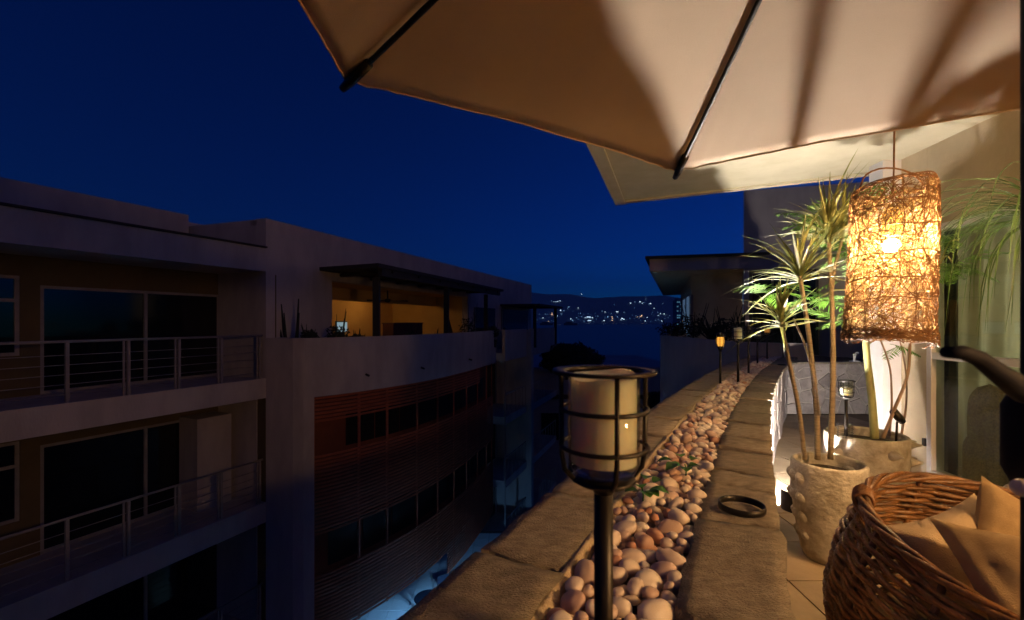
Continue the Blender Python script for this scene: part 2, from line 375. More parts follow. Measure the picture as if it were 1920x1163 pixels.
tag(ct.build('curtain','darkcurtain',smooth=True),'dark gathered curtain bunched at the far end of the window','curtain')
ri = thing('room_lamp','frosted globe lamp inside the room behind the curtain','lamp',FO.p(3.6,1.5,0))
MB().tube([(0,0,0),(0,0,1.45)],0.015,8).build('stand','black',ri,local=True)
MB().sphere((0,0,1.55),0.11,16,10).build('globe','roomglobe',ri,smooth=True,local=True)
def cactus():
    c = at(1856,603,3.86)
    e = thing('cactus','brown rounded column cactus standing behind the window glass','cactus',(c.x,c.y,0))
    def prof(u,v):
        a = 2*math.pi*u; z = v*0.92
        r = 0.105*(1+0.25*math.sin(v*2.6))*(1 if v < 0.8 else math.sqrt(max(0.0,1-((v-0.8)/0.2)**2)))
        r *= 1+0.05*math.cos(a*13)
        return (r*math.cos(a), r*math.sin(a), z)
    MB().grid(prof,104,24,wrapu=True).build('cactus_column','cactus',e,smooth=True,local=True)
    s2 = MB()
    s2.grid(lambda u,v: (-0.13+0.075*math.cos(2*math.pi*u)*(1 if v<0.7 else math.sqrt(max(0,1-((v-.7)/.3)**2)))*(1+0.05*math.cos(2*math.pi*u*9)), 0.075*math.sin(2*math.pi*u)*(1 if v<0.7 else math.sqrt(max(0,1-((v-.7)/.3)**2))), 0.5*v),54,12,wrapu=True)
    s2.build('cactus_column','cactus',e,smooth=True,local=True)
cactus()

# ================================================================== STONE PLANTER
pl = thing('stone_planter','long curving flagstone planter wall with wide copings either side of the pebbles','planter',(1.3,2.6,0))
T0, T1 = -0.9, 8.6
ts = [T0+(T1-T0)*i/60 for i in range(61)]
core = MB()
def strip(w0,w1,z0,z1,mb,ta=T0,tb=T1,n=60):
    tt = [ta+(tb-ta)*i/n for i in range(n+1)]
    vs = []; fs = []
    for t in tt:
        a = PL(t,w0); b = PL(t,w1); vs += [(a[0],a[1],z0),(b[0],b[1],z0),(b[0],b[1],z1),(a[0],a[1],z1)]
    for i in range(n):
        k = i*4
        for q in range(4): fs.append((k+q,k+4+q,k+4+(q+1)%4,k+(q+1)%4))
    fs += [(0,1,2,3),(n*4+3,n*4+2,n*4+1,n*4)]
    mb.add(vs,fs)
strip(0.03,0.215,0.0,PT-0.042,core); strip(0.50,0.73,-1.2,PT-0.042,core)
core.build('core_wall','darkmortar',pl)
sb = MB(); strip(0.216,0.499,0.1,PT-0.10,sb); sb.build('soil_bed','bed',pl)
rs = random.Random(21)
def jag(t, seed, amp): return amp*(mnoise.noise(Vector((t*9,seed,0)))+0.6*mnoise.noise(Vector((t*27,seed+5,0))))
def coping(side, joints):
    for a,b in zip(joints[:-1],joints[1:]):
        n = max(3,int((b-a)/0.045)); m_ = 6
        sk0, sk1 = rs.uniform(-.05,.05), rs.uniform(-.05,.05)
        seed = rs.uniform(0,50); dz = rs.uniform(-0.009,0.006)
        w0,w1 = (-0.012,0.232) if side == 'r' else (0.508,0.765)
        vs = []; fs = []
        for i in range(n+1):
            for j in range(m_+1):
                u = i/n; v = j/m_
                wd = w0+(w1-w0)*v
                t = a+0.010+(b-a-0.020)*u
                t += (sk0*(1-u)+sk1*u)*(v-0.5)*2*0.5
                if i in (0,n): t += jag(v*3,seed+i,0.020)
                if j == 0: wd -= jag(t,seed,0.016 if side=='r' else 0.010)
                if j == m_: wd += jag(t,seed+9,0.008 if side=='r' else 0.012)
                x,y = PL(t,wd)
                e = (i in (0,n)) or (j in (0,m_))
                z = PT+dz+0.004*mnoise.noise(Vector((x*7,y*7,seed)))+0.002*mnoise.noise(Vector((x*25,y*25,seed)))-(0.0025 if e else 0)
                vs.append((x,y,z))
        W = m_+1
        for i in range(n):
            for j in range(m_): fs.append((i*W+j,(i+1)*W+j,(i+1)*W+j+1,i*W+j+1))
        ring = [i*W for i in range(n+1)]+[n*W+j for j in range(1,W)]+[i*W+m_ for i in range(n-1,-1,-1)]+[j for j in range(m_-1,0,-1)]
        k = len(vs)
        for q in ring: x,y,z = vs[q]; vs.append((x,y,PT-0.04+dz))
        for q in range(len(ring)):
            r2 = (q+1)%len(ring); fs.append((ring[q],k+q,k+r2,ring[r2]))
        fs = [f[::-1] for f in fs]
        o = MB().add(vs,fs).build('coping_stone','stone',pl)
        for p in o.data.polygons: p.use_smooth = len(p.vertices)==4 and p.index < n*m_
def jts(start, fixed, lo, hi):
    J = [start]+fixed
    while J[-1] < T1: J.append(J[-1]+rs.uniform(lo,hi))
    return J
coping('r', jts(-0.9,[0.2,0.9,1.42,1.75,1.93,2.26,2.5,2.86,3.2,3.55],0.2,0.42))
coping('l', jts(-0.9,[0.0,0.95,1.42,1.72,2.35,2.75,3.15],0.3,0.6))
# mortar lip beside the outer coping
ml = MB(); vs = []; fs = []; n = 170
for i in range(n+1):
    t = T0+(T1-T0)*i/n; wl = 0.485-0.014*mnoise.noise(Vector((t*5,2,0)))-0.012*mnoise.noise(Vector((t*18,7,0)))
    for wd,z in ((0.522,PT-0.05),(0.515,PT-0.004),(0.500,PT-0.006+0.005*mnoise.noise(Vector((t*14,4,0)))),(wl+0.006,PT-0.022),(wl,PT-0.09)):
        x,y = PL(t,wd); vs.append((x,y,z))
for i in range(n):
    for j in range(4): fs.append((i*5+j,i*5+j+1,(i+1)*5+j+1,(i+1)*5+j))
ml.add(vs,fs).build('mortar_lip','mortar',pl,smooth=True)
# stones of the terrace-side face
rv = random.Random(8)
WL = 7.6
def face_pt(a, d):       # a metres along the face from t=0.4
    t = 0.4+a*0.865; return PL(t, 0.03-d)
for cell in voronoi(WL,0.755,19,3,0.012,rv):
    d = rv.uniform(0.012,0.034); c = (sum(p[0] for p in cell)/len(cell), sum(p[1] for p in cell)/len(cell))
    n = len(cell); vs = []
    for p in cell: x,y = face_pt(p[0],0.0); vs.append((x,y,p[1]))
    for p in cell:
        q = (c[0]+(p[0]-c[0])*0.94, c[1]+(p[1]-c[1])*0.94); x,y = face_pt(q[0],d+rv.uniform(-.006,.006)); vs.append((x,y,q[1]))
    fs = [tuple(range(n,2*n))]+[(i,(i+1)%n,n+(i+1)%n,n+i) for i in range(n)]
    MB().add(vs,fs).build('wall_stone','wallstone',pl)
# ------------------------------------------------ low end wall of the terrace
ew = thing('end_wall','low crazy-paved flagstone wall closing the far end of the terrace','wall',(5.0,7.15,0))
MB().box(4.28,6.1,7.14,7.30,0,0.79).build('core_wall','lightmortar',ew)
MB().box(4.45,6.1,7.09,7.34,0.791,0.815).build('wall_cap','stone',ew)
for cell in voronoi(1.82,0.785,7,4,0.016,rv):
    d = rv.uniform(0.008,0.03); c = (sum(p[0] for p in cell)/len(cell), sum(p[1] for p in cell)/len(cell)); n = len(cell)
    vs = [(4.28+p[0],7.14,p[1]) for p in cell]+[(4.28+c[0]+(p[0]-c[0])*0.95,7.14-d+rv.uniform(-.004,.004),c[1]+(p[1]-c[1])*0.95) for p in cell]
    MB().add(vs,[tuple(range(n,2*n))]+[(i,(i+1)%n,n+(i+1)%n,n+i) for i in range(n)]).build('wall_stone','wallstone',ew)
mr_ = MB()      # raised strap joints
for k in range(16):
    x0 = rv.uniform(4.3,6.0); z0 = rv.uniform(0.05,0.75); a = rv.uniform(0,6.28); pts = []
    for q in range(5): pts.append((x0+q*0.05*math.cos(a),7.118,min(0.77,max(0.02,z0+q*0.05*math.sin(a))))); a += rv.uniform(-.5,.5)
    mr_.tube(pts,0.008,6)
mr_.build('strap_joint','lightmortar',ew,smooth=True)

# ------------------------------------------------ pebbles
pb = thing('pebble_bed','cream, pink and russet river pebbles filling the planter trough','pebbles',(0.9,2.6,PT-0.08))
rp = random.Random(3)
def pebble_mesh(k):
    import bmesh
    bm = bmesh.new(); bmesh.ops.create_icosphere(bm, subdivisions=3, radius=1.0)
    for v in bm.verts:
        p = v.co.copy(); q = 1+0.16*mnoise.noise(p*0.9+Vector((k*7.3,0,0)))+0.05*mnoise.noise(p*2.2+Vector((0,k*3.1,0)))
        v.co = p*q
    me = bpy.data.meshes.new('pebble'); bm.to_mesh(me); bm.free(); shade(me); me.materials.append(M['pebble']); return me
pms = [pebble_mesh(k) for k in range(10)]
import bmesh as _bm
lowm = MB(); 
bm_ = _bm.new(); _bm.ops.create_icosphere(bm_, subdivisions=2, radius=1.0); LV = [v.co.copy() for v in bm_.verts]; LF = [tuple(v.index for v in f.verts) for f in bm_.faces]; bm_.free()
placed = []
def try_place(t, wd, r, lay, fac):
    x,y = PL(t,wd)
    for (a,b,rr,l) in placed:
        if l == lay and (a-x)**2+(b-y)**2 < ((rr+r)*fac)**2: return False
    placed.append((x,y,r,lay)); return True
peb = []
for lay,(zz,fac,tries) in enumerate(((PT-0.045,0.80,11000),(PT-0.016,0.82,12000))):
    for k in range(tries):
        t = T0+0.7+(T1-T0-0.9)*rp.random(); t = max(-0.15,t) if t < -0.15 else t
        r = rp.choice([0.017,0.021,0.025,0.030,0.034]) if lay == 0 else rp.choice([0.016,0.020,0.024,0.028,0.033,0.038])
        wd = rp.uniform(0.225+r*0.75,0.497-r*0.75)
        x,y = PL(t,wd)
        if (x-0.13)**2+(y-0.656)**2 < 0.05**2: continue
        if try_place(t,wd,r,lay,fac): peb.append((t,wd,r,zz+rp.uniform(-.008,.008),lay))
def vis(p):
    x,y = PL(p[0],p[1]); return (p[2]/max(0.3,math.hypot(x,y)))*(1.0 if y > 0.55 else 0.1)*(1.0 if p[4] else 0.8)
peb.sort(key=vis, reverse=True)
for i,(t,wd,r,z,lay) in enumerate(peb):
    x,y = PL(t,wd)
    S = Matrix.Diagonal((r*rp.uniform(1.0,1.45), r*rp.uniform(0.8,1.0), r*rp.uniform(0.55,0.85), 1))
    Rm = Matrix.Rotation(rp.uniform(0,6.28),4,'Z') @ Matrix.Rotation(rp.gauss(0,0.35),4,'Y') @ Matrix.Rotation(rp.gauss(0,0.3),4,'X')
    W_ = Matrix.Translation((x,y,z)) @ Rm @ S
    if i < 300:
        o = mkobj('pebble', pms[i%10], None, pb); o.matrix_basis = W_
    else:
        sd = rp.uniform(0,90)
        lowm.add([W_ @ (v*(1+0.16*mnoise.noise(v*0.9+Vector((sd,0,0))))) for v in LV], LF)
pf = lowm.build('pebble_fill','pebble',pb,smooth=True); pf['kind'] = 'stuff'

# ================================================================== GARDEN TORCHES
def ring(mb, r, z, rad, n=32, m_=8, c=(0,0)):
    mb.tube([(c[0]+r*math.cos(2*math.pi*k/n), c[1]+r*math.sin(2*math.pi*k/n), z) for k in range(n)], rad, m_, closed=True)
def caged_torch(label, loc, pole=0.425, scale=1.0, lit=None, fill=0.115, rz=0.5, group='caged candle torches', wave=0.008):
    e = thing('candle_torch', label, 'garden light', loc, rz, group); e.scale = (scale,)*3
    b = pole
    MB().tube([(0,0,-0.03),(0,0,b-0.02)],0.0135,14).build('pole','black',e,smooth=True,local=True)
    MB().lathe([(0.0135,b-0.024),(0.017,b-0.018),(0.036,b-0.010),(0.046,b-0.004),(0.044,b),(0.01,b+0.001)],n=28).build('cup_base','black',e,smooth=True,local=True)
    for k in range(4):
        a = 2*math.pi*k/4
        MB().tube([(0.040*math.cos(a),0.040*math.sin(a),b-0.006),(0.057*math.cos(a),0.057*math.sin(a),b+0.012),(0.061*math.cos(a),0.061*math.sin(a),b+0.035),(0.062*math.cos(a),0.062*math.sin(a),b+0.149)],0.0036,8).build('cage_bar','black',e,smooth=True,local=True)
    for z in (0.045,0.098):
        m_ = MB(); ring(m_,0.062,b+z,0.0032); m_.build('cage_ring','black',e,smooth=True,local=True)
    MB().lathe([(0.058,b+0.147),(0.073,b+0.149),(0.074,b+0.152),(0.073,b+0.154),(0.058,b+0.153),(0.056,b+0.150),(0.058,b+0.147)],n=48,cap=False).build('rim_flange','black',e,smooth=True,local=True)
    MB().lathe([(0.02,b+0.003),(0.043,b+0.006),(0.0495,b+0.018),(0.051,b+0.04),(0.051,b+0.146),(0.049,b+0.146),(0.0488,b+0.02)],n=36,cap=False).build('glass_cup','cupglass',e,smooth=True,local=True)
    def cv(u,v):
        a = 2*math.pi*u
        top = b+0.02+fill+wave*math.sin(a*1+0.8)+wave*0.4*math.sin(a*3)
        return (0.0465*math.cos(a),0.0465*math.sin(a),b+0.022+(top-b-0.022)*v)
    cm = MB(); cm.grid(cv,40,6,wrapu=True)
    cm.grid(lambda u,v:(0.0465*(1-v*0.999)*math.cos(2*math.pi*u),0.0465*(1-v*0.999)*math.sin(2*math.pi*u),cv(u,1)[2]-0.010*math.sin(min(1,v*1.6)*math.pi/2)*(0.4+wave*60)),40,5,wrapu=True)
    cm.build('candle', lit or 'wax', e, smooth=True, local=True)
    return e
def flame_torch(label, loc, lit=True, h_=0.36, scale=1.0):
    e = thing('flame_torch', label, 'garden light', loc, 0.3, 'slim barrel torches'); e.scale = (scale,)*3
    MB().tube([(0,0,-0.03),(0,0,h_)],0.0125,12).build('pole','black',e,smooth=True,local=True)
    MB().lathe([(0.0125,h_-0.03),(0.02,h_-0.01),(0.034,h_+0.02),(0.030,h_+0.024),(0.005,h_+0.024)],n=24).build('cup_base','black',e,smooth=True,local=True)
    def rr(v): return 0.034+0.010*math.sin(v*math.pi*0.9)
    H = 0.10
    for k in range(8):
        a = 2*math.pi*k/8; MB().tube([(rr(v/6)*math.cos(a),rr(v/6)*math.sin(a),h_+0.02+H*v/6) for v in range(7)],0.003,6).build('cage_bar','black',e,smooth=True,local=True)
    for k in range(1,8):
        m_ = MB(); v = k/8; ring(m_,rr(v),h_+0.02+H*v,0.0014,24,6); m_.build('cage_ring','black',e,smooth=True,local=True)
    MB().lathe([(0.030,h_+0.024)]+[(rr(v/6)*0.86,h_+0.024+(H-0.006)*v/6) for v in range(7)],n=24).build('diffuser','amber' if lit else 'cupglass',e,smooth=True,local=True)
    MB().lathe([(0.040,h_+0.118),(0.041,h_+0.126),(0.036,h_+0.15),(0.018,h_+0.165),(0.004,h_+0.168)],n=24).build('cap','black',e,smooth=True,local=True)
    return e
zb = PT-0.03
caged_torch('large caged candle torch close in the foreground among the pebbles',(0.132,0.656,zb),pole=0.457,rz=R(5),wave=0.004,fill=0.126)
flame_torch('glowing amber barrel torch, first of the far row along the pebbles',(2.17,4.74,zb),True,0.40)
caged_torch('caged candle torch just right of the glowing barrel torch',(2.455,4.94,zb),pole=0.47,rz=0.3)
flame_torch('unlit black barrel torch right behind the cream caged candle torch',(2.99,5.75,zb),False,0.43,1.05)
caged_torch('half-empty caged glass torch beyond the unlit barrel torch',(3.82,7.08,zb),pole=0.43,rz=1.0,fill=0.04)
caged_torch('caged torch with orange glow, far end of the pebbles',(4.42,7.88,zb),pole=0.47,rz=0.2,lit='amberdim',fill=0.07)
flame_torch('small unlit barrel torch farthest right on the planter end',(4.86,8.15,zb),False,0.28,0.95)
# loose black ring on the near coping
lr = MB(); cx,cy = 0.790,1.565
lr.lathe([(0.068,0),(0.074,0.001),(0.0755,0.010),(0.0745,0.021),(0.070,0.022),(0.0665,0.019),(0.0662,0.004),(0.068,0)],n=48,cap=False)
o = lr.build('loose_ring','black',None,smooth=True); o.location = (cx,cy,PT+0.004); tag(o,'loose black metal ring lying on the near coping slab','ring')
lc = MB().lathe([(0.002,0),(0.055,0),(0.058,0.006),(0.05,0.014),(0.002,0.016)],n=28).build('torch_lid','black',None,smooth=True); lc.location = (4.0,6.75,PT+0.004)
tag(lc,'flat black torch lid lying on the far coping','lid')

# weeds between the pebbles
def weed(label, x, y, n, sz, seed):
    r_ = random.Random(seed); e = thing('weed',label,'weed',(x,y,PT-0.005),0,'weeds among the pebbles')
    for k in range(n):
        a = r_.uniform(0,6.28); L_ = sz*r_.uniform(0.7,1.2); el = r_.uniform(0.3,0.9); rad = r_.uniform(0.01,0.06)
        b = Vector((rad*math.cos(a),rad*math.sin(a),0.03+rad*0.6)); d = Vector((math.cos(a)*math.cos(el),math.sin(a)*math.cos(el),math.sin(el)*0.5)); s = Vector((-math.sin(a),math.cos(a),0))
        vs = []
        for q in range(7):
            u = q/6; wdt = sz*0.33*math.sin(math.pi*min(1,u*0.96+0.02))**0.8
            c = b+d*L_*u+Vector((0,0,-0.35*L_*u*u)); vs += [c-s*wdt+Vector((0,0,wdt*.25)), c, c+s*wdt+Vector((0,0,wdt*.25))]
        fs = [(q*3+j,q*3+j+1,q*3+4+j,q*3+3+j) for q in range(6) for j in range(2)]
        MB().add(vs,fs).build('leaf','weed',e,smooth=True,local=True)
    MB().tube([(0,0,-0.03),(0.004,0,0.02),(0,0.004,0.05)],0.003,5).build('stem','weed',e,local=True)
weed('small green broad-leaved weed among the near pebbles behind the foreground torch pole',0.475,1.66,9,0.075,4)
weed('small green weed at the pebble edge beside the right coping',0.735,1.93,8,0.075,9)

# ================================================================== POTS
def pot(label, x, y, r, hh, spikes, seed, knobs):
    e = thing('plant_pot',label,'plant pot',(x,y,0),0,'weathered terrace pots')
    rb = r*0.66
    def R_(v): return rb+(r-rb)*min(1,(v*1.45))**0.75
    prof = [(0.001,0.0)]+[(R_(i/14)*(0.93 if i==0 else 1),hh*i/14+(0.0 if i else 0.002)) for i in range(15)]
    prof += [(r-0.004,hh+0.008),(r-0.014,hh+0.012),(r-0.026,hh+0.008),(r-0.030,hh-0.004),(r-0.032,hh-0.10),(r-0.05,hh-0.2)]
    MB().lathe(prof,n=64,cap=False).build('pot_shell','pot',e,smooth=True,local=True)
    MB().lathe([(0.001,hh-0.055)]+[(r*0.5,hh-0.05),(r-0.0325,hh-0.06)],n=32,cap=False).build('soil','soil',e,smooth=True,local=True)
    r_ = random.Random(seed)
    for (a,v) in knobs:
        rr = R_(v); c = Vector((rr*math.cos(a),rr*math.sin(a),hh*v)); n = Vector((math.cos(a),math.sin(a),0.12))
        s = r_.uniform(0.85,1.15)
        if spikes: MB().tube([c-n*0.03,c,c+n*0.035*s,c+n*0.075*s],[0.04*s,0.034*s,0.018*s,0.003],12).build('spike','pot',e,smooth=True,local=True)
        else: MB().tube([c-n*0.04,c-n*0.006,c+n*0.007*s,c+n*0.015*s,c+n*0.018*s],[0.05*s,0.036*s,0.026*s,0.012*s,0.003],14).build('knob','pot',e,smooth=True,local=True)
    return e
kn = [(a,v) for a in (2.6,2.95,3.3,-0.15,0.2) for v in (0.86,0.66,0.46,0.27)]
pot('knobbed stone-coloured pot with three palm stems, standing nearest the camera',1.94,2.79,0.20,0.585,False,2,kn)
kn2 = [(a,v) for a in (-0.55,-0.2,0.15) for v in (0.92,0.70,0.48)]+[(4.1,0.6),(4.7,0.85),(5.2,0.6),(3.4,0.8)]
pot('wide spiked stone-coloured pot with feathery plant, behind the knobbed pot',2.71,3.49,0.265,0.585,True,3,kn2)

# ---- dracaena in the near pot
def leaf_mesh(name, L_, wdt, droop, m, fold=0.35, seg=7):
    vs = []
    for q in range(seg+1):
        u = q/seg; wq = wdt*(0.55+0.45*math.sin(min(1,u*2.2)*math.pi/2))*(1-u**3)*1.0+0.0004
        x = L_*u; z = -droop*u*u*L_
        vs += [(x,-wq,z+wq*fold),(x,0,z),(x,wq,z+wq*fold)]
    fs = [(q*3+j,q*3+j+1,q*3+4+j,q*3+3+j) for q in range(seg) for j in range(2)]
    me = MB().add(vs,fs).mesh(name); shade(me); me.materials.append(M[m]); return me
dl = [leaf_mesh('leaf',L_,0.0082,dr,'leaf_d') for L_,dr in ((0.32,0.2),(0.36,0.08),(0.30,0.55),(0.38,0.75),(0.34,0.0),(0.26,0.35))]
def aim(o, p, d, roll=0.0):
    d = Vector(d).normalized(); z = Vector((0,0,1)) if abs(d.z) < 0.97 else Vector((0,1,0))
    y = z.cross(d).normalized(); z2 = d.cross(y)
    m3 = Matrix((d,y,z2)).transposed(); o.matrix_basis = Matrix.Translation(p) @ m3.to_4x4() @ Matrix.Rotation(roll,4,'X')
dr = thing('dracaena','spiky dracaena with three bare stems growing in the knobbed pot','plant',(1.94,2.79,0.53))
rd = random.Random(14)
def stem_with_crown(path, rad, nleaf, up, spread=1.0, parts=None):
    pts = catmull(path,7)
    s = MB().tube(pts,[rad*(1.12-0.3*i/len(pts)) for i in range(len(pts))],10).build('stem','stem',dr,smooth=True)
    tip = pts[-1]; ax = (pts[-1]-pts[-4]).normalized()
    for k in range(nleaf):
        a = 2.39996*k+rd.uniform(-.2,.2); q = k/nleaf
        el = (1.42-1.5*q)*up+rd.uniform(-.15,.15)
        d = Vector((math.cos(a)*math.cos(el),math.sin(a)*math.cos(el),math.sin(el)))+ax*0.25
        o = mkobj('leaf', dl[rd.randrange(6)], None, s, local=True)
        aim(o, tip-ax*(0.07*q)+Vector((0,0,0.01)), d, rd.uniform(-.5,.5))
        sc_ = rd.uniform(0.8,1.12)*spread; o.matrix_basis = o.matrix_basis @ Matrix.Diagonal((sc_,1.05,1,1))
Y1 = 2.79
stem_with_crown([at(1509,862,2.76),at(1498,770,2.73),at(1480,680,2.70),at(1463,598,2.66)],0.0120,44,1.0,0.72)
stem_with_crown([at(1533,862,2.82),at(1531,770,2.83),at(1518,640,2.82),at(1499,512,2.80)],0.015,62,0.95,1.08)
stem_with_crown([at(1557,862,2.80),at(1562,700,2.86),at(1560,570,2.88),at(1553,440,2.90)],0.015,60,1.0,1.05)
stem_with_crown([at(1536,780,2.82),at(1530,730,2.74),at(1510,650,2.66),at(1488,598,2.62)],0.006,0,1.0)
stem_with_crown([at(1558,560,2.88),at(1566,500,2.98),at(1582,440,3.02)],0.010,40,1.0,0.95)
# ---- feathery plant in the far pot
def frond_mesh(seed):
    r_ = random.Random(seed); mb = MB(); L_ = 0.34; n = 11
    cv = lambda u: Vector((L_*u, 0, -0.30*L_*u*u+0.03*u))
    mb.tube([cv(i/8) for i in range(9)],[0.0035*(1-0.7*i/8) for i in range(9)],5)
    for k in range(n):
        u = 0.18+0.80*k/(n-1); c = cv(u)
        for sgn in (-1,1):
            ll = 0.12*math.sin(math.pi*(0.18+0.75*u))*r_.uniform(0.8,1.15)+0.012; wq = 0.0085
            d = Vector((0.62,sgn*0.8,r_.uniform(-.25,.1))).normalized(); s = Vector((0.8*-sgn,0.62,0)).normalized()
            vs = []
            for q in range(5):
                t = q/4; wt = wq*math.sin(math.pi*(0.12+0.86*t))+0.0006; p = c+d*ll*t+Vector((0,0,-0.25*ll*t*t)); vs += [p-s*wt,p+s*wt]
            mb.add(vs,[(2*q,2*q+1,2*q+3,2*q+2) for q in range(4)])
    me = mb.mesh('frond'); me.materials.append(M['leaf_f']); return me
fm = [frond_mesh(s) for s in range(4)]
fp = thing('feathery_plant','bright green feathery-leaved plant growing in the spiked pot behind the lantern','plant',(2.71,3.49,0.53))
stems = [('greenstem',[at(1640,822,3.50),at(1634,740,3.50),at(1624,650,3.50),at(1618,480,3.52),at(1610,390,3.55)],0.026),
         ('pinkstem',[at(1655,822,3.46),at(1676,770,3.45),at(1702,700,3.46),at(1712,600,3.5),at(1760,500,3.45)],0.012),
         ('pinkstem',[at(1668,818,3.52),at(1672,740,3.6),at(1660,660,3.6),at(1590,520,3.55)],0.008),
         ('pinkstem',[at(1690,818,3.5),at(1700,740,3.6),at(1690,650,3.6),at(1640,450,3.6)],0.007)]
rf = random.Random(31)
sob = []
for m_,path,rad in stems:
    pts = catmull(path,6); sob.append((MB().tube(pts,[rad*(1.1-0.5*i/len(pts)) for i in range(len(pts))],9).build('stem',m_,fp,smooth=True),pts))
for (px,py,Y_,n,sp) in ((1565,425,3.45,14,1.0),(1510,410,3.40,7,0.8),(1530,560,3.45,9,0.8),(1450,545,3.45,7,0.85),(1600,470,3.6,10,1.0),(1660,360,3.55,8,0.9),(1790,500,3.45,11,0.9),(1800,450,3.45,6,0.9),(1570,600,3.5,6,0.8),(1690,640,3.6,3,0.6)):
    c = at(px,py,Y_); s,pts = sob[0] if px < 1700 else sob[1]
    near = min(pts, key=lambda q:(q-c).length)
    mid = (near+c)/2+Vector((0,0,0.08))
    MB().tube(catmull([near,mid,c],5),0.005,6).build('branch','greenstem',s,smooth=True)
    for k in range(n):
        o = mkobj('frond', fm[rf.randrange(4)], None, s, local=True)
        a = rf.uniform(0,6.28); el = rf.uniform(-0.5,0.6)
        aim(o, c+Vector((rf.gauss(0,.03),rf.gauss(0,.03),rf.gauss(0,.03))), (math.cos(a)*math.cos(el),math.sin(a)*math.cos(el),math.sin(el)), rf.uniform(-.4,.4))
        q = sp*rf.uniform(0.65,1.0); o.matrix_basis = o.matrix_basis @ Matrix.Diagonal((q,q,q,1))
# torch, empty wire cage and spike spotlight in the far pot
caged_torch('small caged torch with pale green candle stuck in the spiked pot',(2.505,3.41,0.54),pole=0.43,scale=0.80,rz=0.6,fill=0.065)
wc = MB(); 
for z in (0,0.03,0.06,0.09): ring(wc,0.05,z,0.0016,24,5)
for k in range(6): a = k*1.047; wc.tube([(0.05*math.cos(a),0.05*math.sin(a),0),(0.05*math.cos(a),0.05*math.sin(a),0.09)],0.0016,5)
o = wc.build('wire_cage','black'); o.location = (2.46,3.36,0.60); tag(o,'empty black wire cage beside the small torch in the spiked pot','wire cage')
sp_ = thing('spike_spotlight','black spike spotlight stuck in the spiked pot near the wall','spotlight',(2.92,3.46,0.53))
MB().tube([(0,0,0),(0.01,0,0.16)],0.008,8).build('spike','black',sp_,local=True)
MB().tube([(-0.02,0,0.24),(0.02,0.0,0.19),(0.05,0.0,0.155)],[0.028,0.030,0.024],14).build('lamp_head','black',sp_,smooth=True,local=True)

# ---- wall globe lamp of our own terrace, behind the camera
gl_ = thing('wall_globe_lamp','round warm wall lamp on the terrace wall behind the camera','lamp',(3.29,-0.9,2.1))
MB().tube([(0.05,0,0),(-0.14,0,0)],0.02,8).build('bracket','black',gl_,local=True)
MB().sphere((-0.24,0,0),0.11,20,12).build('globe','wallglobe',gl_,smooth=True,local=True)

# ---- floor uplight tucked between planter and far pot (the white light of the picture)
ux,uy = 2.19,3.51
up_ = thing('floor_uplight','small white floor uplight hidden behind the pots against the planter','uplight',(ux,uy,0))
MB().lathe([(0.03,0),(0.034,0.004),(0.034,0.085),(0.026,0.095),(0.024,0.085)],n=24,cap=False).build('housing','black',up_,smooth=True,local=True)
MB().sphere((0,0,0.105),0.024,14,9).build('lens','uplens',up_,smooth=True,local=True)
def visor(a0,a1,zt,rv_):  # added unseen screens that keep the uplight off floor, pots and wall
    vz = MB(); va = [R(a0)+R(a1-a0)*i/20 for i in range(21)]
    vz.add([(rv_*math.cos(a),rv_*math.sin(a),z) for a in va for z in (0.001,zt)]+[((rv_+.002)*math.cos(a),(rv_+.002)*math.sin(a),z) for a in va for z in (0.001,zt)],
       [(2*i,2*i+1,2*i+3,2*i+2) for i in range(20)]+[(42+2*i,42+2*i+2,42+2*i+3,42+2*i+1) for i in range(20)]+[(2*i+1,43+2*i,45+2*i,2*i+3) for i in range(20)])
    return vz.build('light_blocker','black',up_,local=True)
visor(135,305,0.150,0.100)
side_visor = visor(-80,40,0.195,0.052)
up2 = copy_tree(up_); up2.location = (3.12,4.05,0)
for c_ in up2.children:
    if c_.name.startswith('lens'): c_.data = c_.data.copy(); c_.data.materials.clear(); c_.data.materials.append(M['uplens2'])
up2['label'] = 'second small floor uplight behind the spiked pot by the window wall'

# ================================================================== WICKER LANTERN
lt = thing('wicker_lantern','glowing woven wicker lantern hanging from the roof overhang','lantern',(1.93,2.30,0))
LZ0, LZ1 = 1.352, 2.14; LRr = 0.178
TL = Matrix.Translation((1.93,2.30,2.2)) @ Matrix.Rotation(R(3.2),4,'Y') @ Matrix.Rotation(R(-1.5),4,'X') @ Matrix.Translation((0,0,-2.2))
def LS(a, z, dr_=0.0):
    v = (z-LZ0)/(LZ1-LZ0)
    r = LRr*(1.0-0.04*v+0.012*math.sin(a*3+z*9))+dr_
    if v > 0.93: r *= math.sqrt(max(0.0,1-((v-0.93)/0.10)**2*0.35))
    if v < 0.06: r *= 1.03
    top = 0.012*math.sin(a+2.2)
    return TL @ Vector((r*math.cos(a), r*math.sin(a), z+top*v*1.8))
rl = random.Random(77)
def strands(n, rad, dr_, seg, amp, lmin, lmax, sides=5):
    mb = MB()
    for k in range(n):
        a = rl.uniform(0,6.28); z = rl.uniform(LZ0+0.01,LZ1-0.005); hd = rl.uniform(0,6.28); cur = rl.uniform(-amp,amp); L_ = rl.uniform(lmin,lmax); st = L_/seg; pts = []
        o_ = dr_+rl.uniform(-0.004,0.004)
        for q in range(seg+1):
            pts.append(LS(a,min(LZ1-0.002,max(LZ0+0.003,z)),o_+0.003*math.sin(q*1.7+k)))
            a += math.cos(hd)*st/LRr; z += math.sin(hd)*st; hd += cur*st*6
            if z > LZ1-0.003 or z < LZ0+0.003: hd = -hd
        mb.tube(pts,rad*rl.uniform(0.8,1.25),sides)
    return mb
